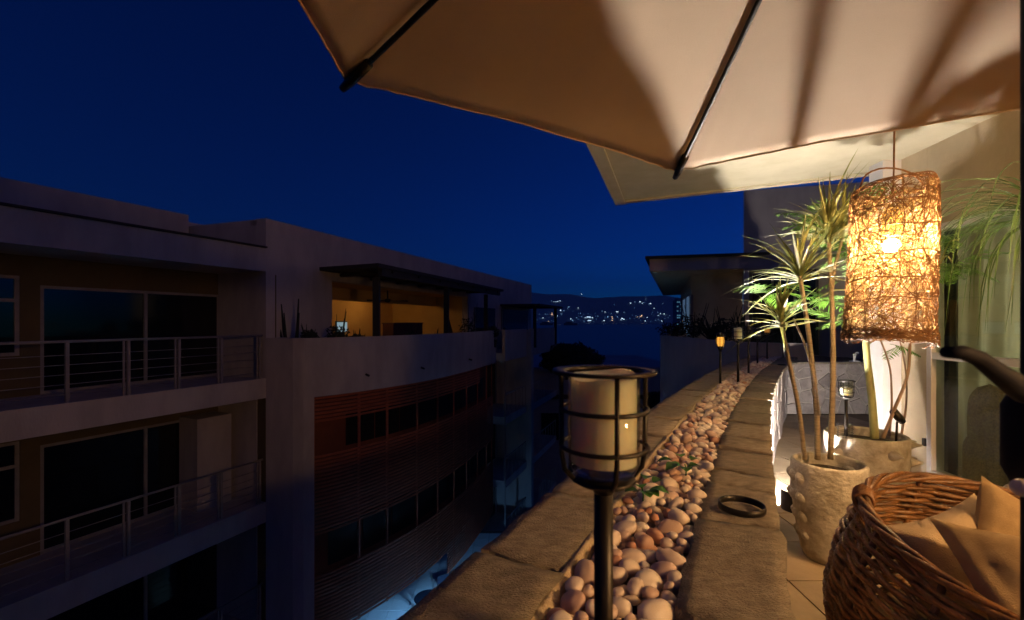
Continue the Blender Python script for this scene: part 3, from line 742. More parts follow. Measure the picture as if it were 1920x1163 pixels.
mb = strands(430,0.0013,0.002,14,1.2,0.25,0.7)
for z in [LZ0+0.006,LZ0+0.012,LZ0+0.02,LZ0+0.03,LZ0+0.045,LZ1-0.004,LZ1-0.012,LZ1-0.02,LZ0+0.20,LZ0+0.3,LZ0+0.42,LZ0+0.55,LZ0+0.66]:
    ph = rl.uniform(0,6); mb.tube([LS(2*math.pi*k/40,z+0.006*math.sin(k*0.31*2+ph),0.003) for k in range(40)],0.003,5,closed=True)
sh = mb.build('outer_weave','strand',lt,smooth=True); sh['kind'] = 'stuff'
# inner layer of flat pale strips
sm = MB()
for k in range(1250):
    a = rl.uniform(0,6.28); z = rl.uniform(LZ0+0.01,LZ1-0.03); hd = rl.uniform(0,6.28); L_ = rl.uniform(0.04,0.10); wq = rl.uniform(0.0018,0.0035); vs = []; off = rl.uniform(-0.012,-0.003)
    for q in range(5):
        t = (q/4-0.5)*L_
        ca,cz = math.cos(hd),math.sin(hd)
        for sgn in (-1,1):
            vs.append(LS(a+(ca*t-cz*sgn*wq)/LRr, min(LZ1,max(LZ0,z+cz*t+ca*sgn*wq)), off+0.002*sgn))
    sm.add(vs,[(2*q,2*q+1,2*q+3,2*q+2) for q in range(4)])
si = sm.build('inner_strips','strip',lt); si['kind'] = 'stuff'
# dense woven hem at the bottom
hm = MB()
for k in range(90):
    a = rl.uniform(0,6.28); z = LZ0+rl.uniform(0.0,0.05); hd = rl.uniform(-.5,.5); pts = []
    for q in range(9): pts.append(LS(a,z+0.008*math.sin(q*1.3+k),0.004+0.004*math.sin(q*0.9+k*2))); a += 0.07; z += 0.008*math.sin(hd)
    hm.tube(pts,0.0034,5)
hmo = hm.build('bottom_hem','strand',lt,smooth=True); hmo['kind'] = 'stuff'
top = TL @ Vector((0,0,LZ1+0.085))
hp = [LS(0.15,LZ1-0.01)]+[TL @ Vector((LRr*math.cos(q)*0.98,0.02*math.cos(q),LZ1-0.01+0.095*math.sin(q))) for q in [math.pi*k/12 for k in range(1,12)]]+[LS(math.pi-0.1,LZ1-0.01)]
MB().tube(hp,0.0045,8).build('handle','strand',lt,smooth=True)
MB().tube([top,Vector((top.x+0.004,top.y,2.6)),Vector((top.x,top.y,3.05))],0.0042,8).build('cord','strand',lt,smooth=True)
bz = 1.83
MB().tube([top,TL @ Vector((0,0,bz+0.16))],0.004,8).build('inner_cord','strand',lt,smooth=True)
c_ = TL @ Vector((0,0,bz))
MB().tube([TL @ Vector((0,0,bz+0.19)),TL @ Vector((0,0,bz+0.17)),TL @ Vector((0,0,bz+0.052))],[0.022,0.042,0.042],16).build('socket_sleeve','socket',lt,smooth=True)
MB().sphere((c_.x,c_.y,c_.z),0.036,18,12).build('bulb','bulb',lt,smooth=True)

# ================================================================== UMBRELLA
um = thing('patio_umbrella','large tan canvas patio umbrella with black ribs overhead','umbrella',(0.647,0.55,0))
hub = Vector((0.647,0.55,2.62))
tips = [Vector((0.739,2.046,2.124)),Vector((-0.541,1.479,2.232)),Vector((-0.66,0.06,2.24)),Vector((0.52,-0.94,2.17)),Vector((1.86,-0.32,2.10)),Vector((1.973,1.23,2.11))]
scal = [0.018,0.045,0.03,0.03,0.03,0.022]
for k in range(6):
    A,B = tips[k],tips[(k+1)%6]
    def fn(u,v,A=A,B=B,k=k):
        ue = u*(1-scal[k]*4*v*(1-v)*u)
        p = hub.lerp(A.lerp(B,v),ue)
        s = math.sin(math.pi*v)
        p.z += -0.030*math.sin(math.pi*u)*0.6+0.014*s*u*(1-u)*4
        e = min(v,1-v)
        p.z += 0.006*u**6*math.exp(-e*9)*math.sin(e*95)*(1 if e > 0.008 else 0)       # gathers by the rib tips
        p.z += 0.0022*u*s*math.sin(v*19+k+u*3)
        return tuple(p)
    o = MB().grid(fn,26,44).build('canopy_panel','fabric',um,smooth=True)
    hem = MB().tube([Vector(fn(1.0,q/44)) for q in range(45)],0.0035,6).build('hem','fabric',o,smooth=True)
    sol = o.modifiers.new('cloth','SOLIDIFY'); sol.thickness = 0.0025; sol.offset = 1.0 if k else 1.0
    t_ = tips[k]; d = (t_-hub)
    def rp_(u, dz): p = hub+d*u; p.z += -0.030*math.sin(math.pi*u)*0.6-dz; return p
    rb = MB().tube([rp_(i/10,0.014) for i in range(11)],0.0085,8).build('rib','black',um,smooth=True)
    MB().tube([rp_(0.915,0.016),rp_(0.955,0.017),rp_(0.985,0.017),rp_(1.012,0.016)],[0.015,0.0155,0.0155,0.012],10).build('rib_pocket','black',rb,smooth=True)
    MB().tube([Vector((hub.x,hub.y,2.05)),rp_(0.42,0.018)],0.007,8).build('strut','black',rb,smooth=True)
MB().tube([(hub.x,hub.y,0.05),(hub.x,hub.y,2.66)],0.022,18).build('pole','navy',um,smooth=True)
MB().lathe([(0.02,-0.06),(0.05,-0.05),(0.05,0.0),(0.02,0.01)],c=(hub.x,hub.y,2.60),n=20).build('hub','black',um,smooth=True)
MB().lathe([(0.022,-0.03),(0.045,-0.03),(0.045,0.03),(0.022,0.03)],c=(hub.x,hub.y,2.05),n=20).build('runner','black',um,smooth=True)
MB().lathe([(0.26,0),(0.27,0.02),(0.24,0.045),(0.05,0.07),(0.03,0.09)],c=(hub.x,hub.y,0),n=32).build('base','black',um,smooth=True)
# crank housing and handle
ch = MB(); ch.tube([(hub.x-0.006,hub.y,1.245),(hub.x-0.008,hub.y,1.27),(hub.x-0.008,hub.y,1.345),(hub.x-0.004,hub.y,1.375)],[0.024,0.034,0.034,0.024],18)
cho = ch.build('crank_housing','navy',um,smooth=True)
a0 = at(1900,700,0.52); a1 = at(1840,690,0.50); 
MB().tube([at(1925,735,0.535),at(1880,706,0.52),at(1835,672,0.51),at(1806,661,0.505),at(1772,661,0.50)],[0.015,0.0115,0.009,0.008,0.006],12).build('crank_handle','navy',cho,smooth=True)
MB().sphere(tuple(at(1915,915,0.50)),0.0095,14,10).build('crank_glint','white',cho,smooth=True)  # white ball added to stand for a shiny glint by the crank

# ================================================================== WICKER CHAIR
chx,chy = 1.59,1.30
wchair = thing('wicker_chair','round brown wicker tub chair in the bottom right corner','chair',(chx,chy,0))
def zrim(a):       # rim height by direction
    return 0.745+0.10*math.cos(a-R(112))
def crad(v): 
    pts = [(0,0.36),(0.18,0.47),(0.4,0.545),(0.6,0.565),(0.8,0.535),(1.0,0.468)]
    for (a,b),(c,d) in zip(pts[:-1],pts[1:]):
        if v <= c: 
            t = (v-a)/(c-a); t = t*t*(3-2*t)*0.5+t*0.5; return b+(d-b)*t
    return pts[-1][1]
NR = 58; NS = 14
for k in range(NR):
    v = 0.03+0.94*k/(NR-1); pts = []
    ph = rl.uniform(-.3,.3); n_ = 176
    for q in range(n_):
        a = 2*math.pi*q/n_
        r = crad(v)+0.011*math.cos(NS*a+math.pi*k)
        z = zrim(a)*v+0.003*math.sin(3*a+k)+0.004*math.sin(NS*a*0.5+k*1.3)
        pts.append((chx+r*math.cos(a),chy+r*math.sin(a),z))
    MB().tube(pts,0.0082+0.0010*math.sin(k*2.1),6,closed=True).build('weaver','wicker',wchair,smooth=True)
stk = MB()
for q in range(NS):
    a = 2*math.pi*(q+0.5)/NS
    MB().tube([(chx+crad(i/12)*math.cos(a),chy+crad(i/12)*math.sin(a),zrim(a)*i/12) for i in range(13)],0.010,6).build('stake','wicker',wchair,smooth=True)
for s in range(4):
    pts = []
    for q in range(160):
        a = 2*math.pi*q/160; tw = a*7+s*math.pi/2
        r = crad(1)+0.012*math.cos(tw)-0.004; z = zrim(a)+0.008+0.012*math.sin(tw)
        pts.append((chx+r*math.cos(a),chy+r*math.sin(a),z))
    MB().tube(pts,0.0095,6,closed=True).build('rim_braid','wicker',wchair,smooth=True)
wr = MB()      # wrapped binding on the rim
for q in range(6):
    a = R(138)+q*0.028; c = Vector((chx+(crad(1)-0.004)*math.cos(a),chy+(crad(1)-0.004)*math.sin(a),zrim(a)+0.006)); n = Vector((math.cos(a),math.sin(a),0))
    wr.tube([c+n*0.027*math.cos(b)+Vector((0,0,0.027*math.sin(b))) for b in [2*math.pi*i/16 for i in range(16)]],0.0062,6,closed=True)
wr.build('rim_binding','wicker',wchair,smooth=True)
MB().lathe([(0.01,0.30),(0.44,0.30),(0.47,0.36),(0.46,0.42),(0.40,0.45),(0.01,0.46)],c=(chx,chy,0),n=40).build('seat_cushion','cushion',wchair,smooth=True)
def pillow(name, label, m, c, ua, va, th, seed=0):
    ua = Vector(ua); va = Vector(va); n = ua.cross(va).normalized(); c = Vector(c)
    if n.dot(-c) < 0 and n.y > 0: n = -n
    def fn(side):
        def g(u,v):
            x = 2*u-1; y = 2*v-1
            px_ = x*(1-0.10*(1-y*y)*abs(x)**3); py_ = y*(1-0.10*(1-x*x)*abs(y)**3)
            hgt = ((1-x**4)*(1-y**4))**0.55
            z = side*th*hgt
            z += 0.35*th*hgt*mnoise.noise(Vector((x*1.8,y*1.8,seed+side)))*side+0.14*th*hgt*mnoise.noise(Vector((x*5,y*5,seed)))
            return tuple(ua*px_+va*py_+n*z)
        return g
    mb = MB(); mb.grid(fn(1),30,30); k = len(mb.f); mb.grid(fn(-1),30,30); mb.f = mb.f[:k]+[f[::-1] for f in mb.f[k:]]
    o = mb.build(name,m,None,smooth=True); o.location = c
    return tag(o,label,'cushion',group='cushions in the wicker chair')
pillow('cushion','plump cream cushion against the far left side of the wicker chair','cushion',(1.39,1.36,0.665),(0.20,0.055,0.03),(0.05,-0.10,-0.185),0.08,1)
pillow('cushion','large tan cushion nearest the camera in the wicker chair','towel',(1.375,1.07,0.735),(0.20,-0.10,0.0),(-0.015,-0.13,-0.155),0.06,5)
pillow('cushion','tan cushion with upright corner at the back of the wicker chair','towel',(1.575,1.37,0.68),(0.20,0.0,-0.10),(-0.09,-0.05,-0.19),0.055,9)

# ================================================================== PONYTAIL PALM beside the window (crown enters from the right)
pp = thing('ponytail_palm','ponytail palm with long arching grassy leaves entering from the right','plant',(3.12,2.62,0.4))
MB().tube(catmull([(3.12,2.62,0.40),(3.12,2.62,0.75),(3.14,2.61,1.4),(3.10,2.62,2.02)],6),[0.11]*3+[0.09]*4+[0.055]*6+[0.045]*6,12).build('trunk','stem',pp,smooth=True)
rq = random.Random(6)
for k in range(125):
    a = rq.uniform(0,6.28) if k > 80 else rq.uniform(R(115),R(255)); L_ = rq.uniform(0.65,1.15); el = rq.uniform(0.25,1.35); c = Vector((3.10,2.62,2.03)); d = Vector((math.cos(a),math.sin(a),0)); side = Vector((-math.sin(a),math.cos(a),0)); vs = []; p = c.copy(); sg = 14; wob = rq.uniform(-.5,.5)
    for q in range(sg+1):
        u = q/sg; wq = 0.0048*(1-u**2.2)+0.0006
        vs += [p-side*wq+Vector((0,0,wq*.4)),p,p+side*wq+Vector((0,0,wq*.4))]
        e2 = el-u*rq.uniform(2.5,2.9)-0.15; e2 = max(-1.45,e2)
        p = p+(d*math.cos(e2)+side*wob*u*0.25+Vector((0,0,math.sin(e2))))*(L_/sg)
        wl_ = FO.p2(p.y,0)[0]-0.03
        if p.x > wl_: p.x = wl_
    MB().add(vs,[(q*3+j,q*3+j+1,q*3+4+j,q*3+3+j) for q in range(sg) for j in range(2)]).build('leaf','leaf_p',pp,smooth=True)
o = pot('plain pot of the ponytail palm, just outside the right edge','3.12' and 3.12,2.62,0.20,0.44,False,8,[])

# ================================================================== OPPOSITE APARTMENT BUILDING
C0 = (-5.95,11.0)
u1 = Vector((0.41,0.912)).normalized()
FL = Frame(C0,(-u1.x,-u1.y),(-u1.y,u1.x))             # u towards the left, d into the building
v1 = Vector((0.362,1.0)).normalized()
FV = Frame(C0,(v1.x,v1.y),(-v1.y,v1.x))
ob = thing('apartment_block','pale apartment block across the gap with curved louvred bay and balconies','building',(-6,12,-12))
S_ = 9.0
for k in range(4):                                     # storeys down the left wing
    zf = 0.08-3.0*k
    sl = MB().fbox(FL,0.0,S_,0.0,1.9,zf-0.48,zf).build('balcony_slab','opp',ob)
    if k == 3: continue
    top_z = zf+1.03
    MB().tube([FL.p(0.02,0.09,top_z),FL.p(S_,0.09,top_z)],0.024,8).build('top_rail','railing',sl,smooth=True)
    for s in (0.1,1.03,1.9,2.78,3.66,4.55,5.45):
        MB().fbox(FL,s-0.025,s+0.025,0.065,0.115,zf,top_z-0.02).build('rail_post','railing',sl)
        if s < 3: MB().fbox(FL,s+0.055,s+0.085,0.075,0.105,zf,top_z-0.02).build('rail_post','railing',sl)
    for q in range(5):
        z = zf+0.14+q*0.165
        MB().tube([FL.p(0.05,0.09,z),FL.p(S_,0.09,z)],0.007,6).build('rail_cable','railing',sl,smooth=True)
    # back wall with sliding door and window
    bw = MB()
    zt = zf+2.58 if k == 0 else zf+2.52
    bw.fbox(FL,-0.2,0.05,1.6,1.9,zf,zt); bw.fbox(FL,3.45,3.72,1.6,1.9,zf,zt); bw.fbox(FL,0.05,3.45,1.602,1.898,zf+2.05,zt)
    bw.fbox(FL,3.72,6.2,1.602,1.898,zf+2.2,zt); bw.fbox(FL,3.72,6.2,1.602,1.898,zf,zf+0.75); bw.fbox(FL,6.2,S_,1.6,1.9,zf,zt)
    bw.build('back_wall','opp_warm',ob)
    d = MB()
    for s in (0.05,1.68,3.39): d.fbox(FL,s,s+0.06,1.62,1.70,zf,zf+2.05)
    d.fbox(FL,0.11,3.39,1.622,1.698,zf+1.99,zf+2.048); d.fbox(FL,0.11,3.39,1.622,1.698,zf+0.002,zf+0.06)
    do = d.build('sliding_door','railing',ob)
    MB().fbox(FL,0.11,1.68,1.65,1.66,zf+0.06,zf+1.99).build('pane','darkglass',do); MB().fbox(FL,1.74,3.39,1.66,1.67,zf+0.06,zf+1.99).build('pane','darkglass',do)
    wn = MB()
    for s in (3.72,6.14): wn.fbox(FL,s,s+0.06,1.62,1.70,zf+0.75,zf+2.2)
    for z in (0.75,1.72,2.14): wn.fbox(FL,3.78,6.14,1.622,1.698,zf+z,zf+z+0.06)
    wo_ = wn.build('window_frame','railing',ob)
    MB().fbox(FL,3.78,6.14,1.65,1.66,zf+0.81,zf+1.72).build('pane','darkglass',wo_); MB().fbox(FL,3.78,6.14,1.65,1.66,zf+1.78,zf+2.14).build('pane','darkglass',wo_)
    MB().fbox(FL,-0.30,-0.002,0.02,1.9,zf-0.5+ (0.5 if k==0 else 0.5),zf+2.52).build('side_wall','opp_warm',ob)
MB().fbox(FL,0.0,S_,0.0,1.95,2.66,3.22).build('roof_fascia','opp',ob)
MB().fbox(FL,-0.0,S_,-0.06,1.95,3.222,3.26).build('roof_edge','opp_dark',ob)
MB().fbox(FL,0.3,S_,2.5,2.8,2.66,4.20).build('upper_wall','opp',ob)
MB().fbox(FL,-0.35,0.298,2.9,3.2,2.66,4.10).build('upper_wall','opp',ob)
# white cupboard on the first balcony below
MB().fbox(FL,0.25,1.05,0.9,1.58,-2.92,-0.80).build('balcony_cupboard','opp',ob)
# main wall
mw = MB()
OP0, OP1 = 2.25, 11.3
mw.fbox(FV,0.0,OP0,0,0.3,-0.40,3.95); mw.fbox(FV,OP1,21.4,0,0.3,-12,3.95); mw.fbox(FV,OP0,OP1,0.002,0.298,2.62,3.948)
mw.build('main_wall','opp',ob)
MB().fbox(FV,0.0,21.4,0.302,0.5,3.80,3.92).build('roof_deck','opp_dark',ob)
MB().fbox(FV,0.0,0.30,0.301,3.0,-12,3.94).build('gable_wall','opp',ob)
MB().fbox(FV,21.0,21.39,0.301,6.0,-12,3.93).build('gable_wall','opp',ob)
# lit room behind the terrace
rm = MB(); rm.fbox(FV,OP0-0.3,OP1+0.3,4.2,4.35,0,2.62); rm.fbox(FV,OP0-0.3,OP0,0.301,4.2,0,2.62); rm.fbox(FV,OP1,OP1+0.3,0.301,4.2,0,2.62)
M['room'] = mat('room_ochre', (0.55,0.36,0.12), (0.48,0.30,0.10), rough=0.9, scale=1)
rm.build('room_wall','room',ob)
MB().fbox(FV,OP0-0.3,OP1+0.3,0.301,4.35,2.621,2.75).build('room_ceiling','room',ob)
MB().fbox(FV,OP0-0.3,OP1+0.3,1.7,1.95,2.20,2.62).build('room_beam','room',ob)
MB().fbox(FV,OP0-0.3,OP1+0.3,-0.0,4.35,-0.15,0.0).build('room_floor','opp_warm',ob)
# curved bay: plan curve of the white parapet
cur2 = catmull([(p[0],p[1],0) for p in [(-5.20,10.80),(-4.77,10.93),(-3.92,11.85),(-2.74,13.73),(-1.77,16.2),(-1.04,18.9),(-0.72,20.4)]],8)
cur = [(p.x,p.y) for p in cur2]
def offs(c, d):
    out = []
    for i,p in enumerate(c):
        a = c[max(0,i-1)]; b = c[min(len(c)-1,i+1)]; t = Vector((b[0]-a[0],b[1]-a[1])).normalized(); out.append((p[0]-t.y*d,p[1]+t.x*d))
    return out
def curved(c, d0, d1, z0, z1, mb):
    a = offs(c,d0); b = offs(c,d1); vs = []; fs = []
    for i in range(len(c)): vs += [(*a[i],z0),(*b[i],z0),(*b[i],z1),(*a[i],z1)]
    for i in range(len(c)-1):
        k = i*4
        for q in range(4): fs.append((k+q,k+4+q,k+4+(q+1)%4,k+(q+1)%4))
    n = len(c)-1; fs += [(0,1,2,3),(n*4+3,n*4+2,n*4+1,n*4)]
    mb.add(vs,[f[::-1] for f in fs]); return mb
def sub(c, a, b):       # part of the curve by arc fraction
    L_ = [0]
    for i in range(1,len(c)): L_.append(L_[-1]+math.hypot(c[i][0]-c[i-1][0],c[i][1]-c[i-1][1]))
    def pt(s):
        for i in range(1,len(c)):
            if s <= L_[i]+1e-9:
                t = (s-L_[i-1])/(L_[i]-L_[i-1]); return (c[i-1][0]+(c[i][0]-c[i-1][0])*t,c[i-1][1]+(c[i][1]-c[i-1][1])*t)
        return c[-1]
    n = max(2,int((b-a)*36)); return [pt(L_[-1]*(a+(b-a)*k/n)) for k in range(n+1)]
CL = sum(math.hypot(cur[i][0]-cur[i-1][0],cur[i][1]-cur[i-1][1]) for i in range(1,len(cur)))
st_ = 0.48/CL
band = curved(cur,0,0.18,-0.37,1.05,MB()).build('parapet','opp',ob,smooth=False)
MB().prism([(-5.95,11.0),(-5.20,10.80),(-5.05,11.1),(-5.75,11.4)],-12,1.049).build('corner_pier','opp',ob)
curved(sub(cur,0.0,st_),0.002,0.20,-12,-0.372,MB()).build('bay_pier','opp',ob)
# terrace slab inside the parapet
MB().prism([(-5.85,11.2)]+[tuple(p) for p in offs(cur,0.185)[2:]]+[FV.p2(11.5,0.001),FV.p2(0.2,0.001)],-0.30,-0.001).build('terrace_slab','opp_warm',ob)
# the bay wall, windows and louvres
bay = sub(cur,st_,1.0)
curved(bay,0.42,0.50,-6.4,-0.375,MB()).build('bay_wall','redwall',ob)
for (za,zb_,fa,fb) in ((-1.80,-0.98,0.10,0.93),(-4.75,-3.75,0.05,0.96)):
    n = 9
    for q in range(n):
        a = fa+(fb-fa)*q/n; b = fa+(fb-fa)*(q+1)/n-0.006
        curved(sub(bay,a,b),0.385,0.415,za,zb_,MB()).build('bay_window','bayglass',ob)
lo = thing('louvre_screen','brown horizontal louvre screen wrapped round the curved bay','louvre screen',(-2.7,14,-6))
def louv(z0,z1,fa,fb,pitch=0.094):
    z = z1
    while z > z0:
        curved(sub(bay,fa,fb),0.12,0.15,z-0.05,z,MB()).build('slat','louver',lo); z -= pitch
louv(-0.98,-0.40,0.002,0.80); louv(-3.75,-1.84,0.002,0.998); louv(-6.35,-4.78,0.002,0.998); louv(-7.05,-6.38,0.50,0.998)
for f in (0.0,0.12,0.21,0.33,0.44,0.55,0.66,0.78,0.90,0.985):
    p = sub(bay,f,f+0.006); curved(p,0.152,0.19,-6.38 if f < 0.5 else -7.1,-0.38,MB()).build('upright','louver',lo)
# penthouse terrace roof on posts
pg = thing('terrace_pergola','dark flat terrace roof on wooden posts before the lit room','pergola',(-3,15,0))
W0 = FV.p2(1.75,-0.002); W1 = FV.p2(11.6,-0.002)
pr = [W0,(-3.45,11.75),(-0.40,21.5),W1]
MB().prism(pr,2.86,2.96).build('roof_panel','opp_dark',pg)
MB().prism([(-3.55,12.05),(-3.43,12.02),(-0.55,21.2),(-0.68,21.25)],2.66,2.858).build('beam','opp_dark',pg)
for px,Y_ in ((706,12.45),(837,15.9),(911,20.4)):
    c = at(px,603,Y_); MB().box(c.x-0.085,c.x+0.085,c.y-0.085,c.y+0.085,0.0,2.659 if px>706 else 2.66).build('post','opp_dark',pg)
for k in range(7):
    t = (k+0.5)/7; a = Vector(W0).lerp(Vector(W1),t); b = Vector((-3.45,11.75)).lerp(Vector((-0.40,21.5)),t)
    MB().tube([(a.x+0.1,a.y,2.80),(b.x,b.y,2.80)],0.045,6).build('rafter','opp_dark',pg)
# furniture of the lit room
fn_ = thing('ceiling_fan','dark ceiling fan in the lit room across the gap','ceiling fan',(*FV.p2(6.2,0.9),2.62))
MB().tube([(0,0,0),(0,0,-0.32)],0.03,8).build('rod','opp_dark',fn_,local=True); MB().lathe([(0.03,-0.30),(0.11,-0.34),(0.11,-0.42),(0.03,-0.46)],n=16).build('motor','opp_dark',fn_,local=True)
for k in range(4):
    a = k*math.pi/2+0.35; MB().add([(0.1*math.cos(a)-.05*math.sin(a),0.1*math.sin(a)+.05*math.cos(a),-0.38),(0.1*math.cos(a)+.05*math.sin(a),0.1*math.sin(a)-.05*math.cos(a),-0.38),(0.75*math.cos(a)+.08*math.sin(a),0.75*math.sin(a)-.08*math.cos(a),-0.40),(0.75*math.cos(a)-.08*math.sin(a),0.75*math.sin(a)+.08*math.cos(a),-0.36),(0.1*math.cos(a),0.1*math.sin(a),-0.40),(0.75*math.cos(a),0.75*math.sin(a),-0.41)],[(0,1,2,3),(4,0,3,5),(1,4,5,2),(3,2,5),(0,4,1)]).build('blade','opp_dark',fn_,local=True)
def room_thing(name,label,cat,s0,s1,d0,d1,z0,z1,m,extra=None):
    e = thing(name,label,cat,FV.p((s0+s1)/2,d0,z0)); MB().fbox(FV,s0,s1,d0,d1,z0,z1).build('body',m,e)
    if extra:
        for (nm,a) in extra: MB().fbox(FV,*a).build(nm,m,e)
    return e
M['maroon'] = mat('maroon_wood', (0.10,0.02,0.012), (0.06,0.012,0.008), rough=0.7, scale=2)
room_thing('door_leaf','dark maroon door leaf standing open in the lit room','door',4.15,5.05,4.0,4.06,0,2.0,'maroon',[('door_rail',(4.2,5.0,3.97,3.998,0.9,1.0))])
room_thing('sideboard','low dark maroon sideboard in the middle of the lit room','sideboard',7.0,9.2,1.2,1.7,0.0,1.36,'maroon',[('top_board',(6.97,9.23,1.17,1.72,1.362,1.40))])
for s in (5.28,5.48):
    MB().fbox(FV,s,s+0.09,3.9,3.95,0.0,2.15).build('lit_door_edge','warmcrack',ob)  # light on the door edges is put into these glowing strips
for i_,s in enumerate((5.95,6.9)):
    e = thing('screen',('pale blue lit screen left of the front post in the room','pale blue lit screen right of the front post in the room')[i_],'screen',FV.p(s,3.9,0.9),0,'lit screens in the room')
    MB().fbox(FV,s,s+0.62,3.86,3.90,1.02,1.42).build('display','screen',e); MB().fbox(FV,s-0.03,s+0.65,3.902,3.93,0.98,1.46).build('casing','opp_dark',e); MB().fbox(FV,s+0.2,s+0.4,3.86,3.94,0.0,0.979).build('stand','opp_dark',e)
rl_ = thing('ceiling_lamp','small globe lamp inside the lit room','lamp',FV.p(8.4,2.9,2.62))
MB().tube([(0,0,0),(0,0,-0.18)],0.012,6).build('rod','opp_dark',rl_,local=True); MB().sphere((0,0,-0.25),0.09,14,10).build('globe','roombulb',rl_,smooth=True,local=True)
rl2 = copy_tree(rl_); rl2.location = FV.p(4.7,3.1,2.62); rl2['label'] = 'second globe lamp near the open door of the lit room'
# hammock
hk = MB(); A_ = Vector((*FV.p2(9.6,0.2),1.9)); B_ = Vector((*FV.p2(8.2,-0.8),1.05))
hk.grid(lambda u,v: tuple(A_.lerp(B_,u)+Vector((0,0,-0.75*math.sin(math.pi*u)*0.8))+Vector((0.28*(v-0.5),0.1*(v-.5),0.2*(v-0.5)**2))*math.sin(math.pi*min(1,u*1.0+0.02))),14,6)
o = hk.build('hammock','opp_dark',smooth=True); tag(o,'dark hammock slung by the second terrace post','hammock')

# silhouettes of terrace plants on the parapet
rk = random.Random(44)
def leafcloud(mb, c, r, n, s, rnd, flat=1.0):
    for k in range(n):
        while True:
            d = Vector((rnd.uniform(-1,1),rnd.uniform(-1,1),rnd.uniform(-1,1)))
            if d.length < 1: break
        q = 0.75+0.25*mnoise.noise(d*2.3+Vector(c)); p = Vector(c)+Vector((d.x*r[0],d.y*r[1],d.z*r[2]))*q
        a = Vector((rnd.gauss(0,1),rnd.gauss(0,1),rnd.gauss(0,1))).normalized()*s*rnd.uniform(.6,1.4); b = a.orthogonal().normalized()*s*rnd.uniform(.3,.6)
        mb.add([p-a,p-b,p+a,p+b],[(0,1,2,3)])
def potplant(name, label, px, Y_, kind, hgt, wd, base=0.0, seed=1, m='darkleaf', group='plants along the curved parapet', zs=None):
    r_ = random.Random(seed); c = at(px,603,Y_); z0 = base
    e = thing(name,label,'plant',(c.x,c.y,z0),0,group)
    MB().lathe([(0.10,0),(0.14,0.02),(0.18,0.33),(0.19,0.35),(0.16,0.36),(0.15,0.30)],n=16).build('planter_tub','opp_dark',e,local=True)
    if kind == 'stalk':
        for k in range(6):
            x = r_.uniform(-wd,wd); y = r_.uniform(-.1,.1); hh = hgt*r_.uniform(0.55,1); MB().tube([(x*.3,y,0.3),(x*0.8,y,0.3+hh*.5),(x,y,0.3+hh)],[0.035,0.03,0.012],6).build('stalk',m,e,local=True)
    elif kind == 'bush':
        mb_ = MB(); leafcloud(mb_,(0,0,0.35+hgt*0.42),(wd,wd,hgt*0.5),420,0.05,r_); mb_.build('foliage',m,e,local=True); MB().tube([(0,0,0.3),(0,0,0.3+hgt*.6)],0.02,5).build('stem',m,e,local=True)
        for k in range(5):
            a = r_.uniform(-wd,wd)*0.8; MB().tube([(a*.4,0,0.5),(a,r_.uniform(-.1,.1),0.35+hgt*r_.uniform(0.8,1.25))],[0.02,0.006],5).build('shoot',m,e,local=True)
    elif kind == 'blade':
        for k in range(34):
            a = r_.uniform(0,6.28); el = r_.uniform(0.5,1.5); L_ = hgt*r_.uniform(0.6,1.1); d = Vector((math.cos(a)*math.cos(el),math.sin(a)*math.cos(el),math.sin(el))); s = Vector((-math.sin(a),math.cos(a),0))*0.03; b = Vector((0,0,0.33))
            MB().add([b-s,b+s,b+d*L_*0.6+s*1.1-Vector((0,0,.02)),b+d*L_*0.6-s*1.1-Vector((0,0,.02)),b+d*L_-Vector((0,0,.12*math.cos(el)))],[(0,1,2,3),(3,2,4)]).build('leaf',m,e,local=True)
    return e
potplant('cactus_plant','tall thin cactus stalks at the left end of the curved parapet',548,11.35,'stalk',1.55,0.42,0.2,1)
potplant('terrace_plant','broad dark bush beside the cactus stalks on the parapet',580,11.5,'bush',0.55,0.28,0.45,2)
potplant('terrace_plant','spiky bush in front of the left part of the lit room',632,11.95,'bush',1.0,0.42,0.2,3)
potplant('terrace_plant','small bush left of the front pergola post',670,12.6,'bush',0.5,0.30,0.35,4)
potplant('terrace_plant','bush right of the front pergola post by the sideboard',770,14.5,'bush',0.75,0.32,0.15,5)
potplant('terrace_plant','low plant at the foot of the second pergola post',815,16.0,'bush',0.6,0.35,0.15,6)
potplant('terrace_plant','tall loose plant between the second and third pergola posts',878,18.3,'bush',1.35,0.5,0.2,7)
potplant('terrace_plant','plant trailing at the right end of the curved parapet',925,20.2,'bush',0.75,0.4,0.3,8)
# little drain spouts under the parapet
for f in (0.17,0.36,0.66):
    p = sub(cur,f,f+0.02)[0]; p2 = offs(sub(cur,f,f+0.02),-0.12)[0]
    MB().tube([(p[0],p[1],0.06),(p2[0],p2[1],0.03)],0.03,8).build('drain_spout','opp_dark',ob)

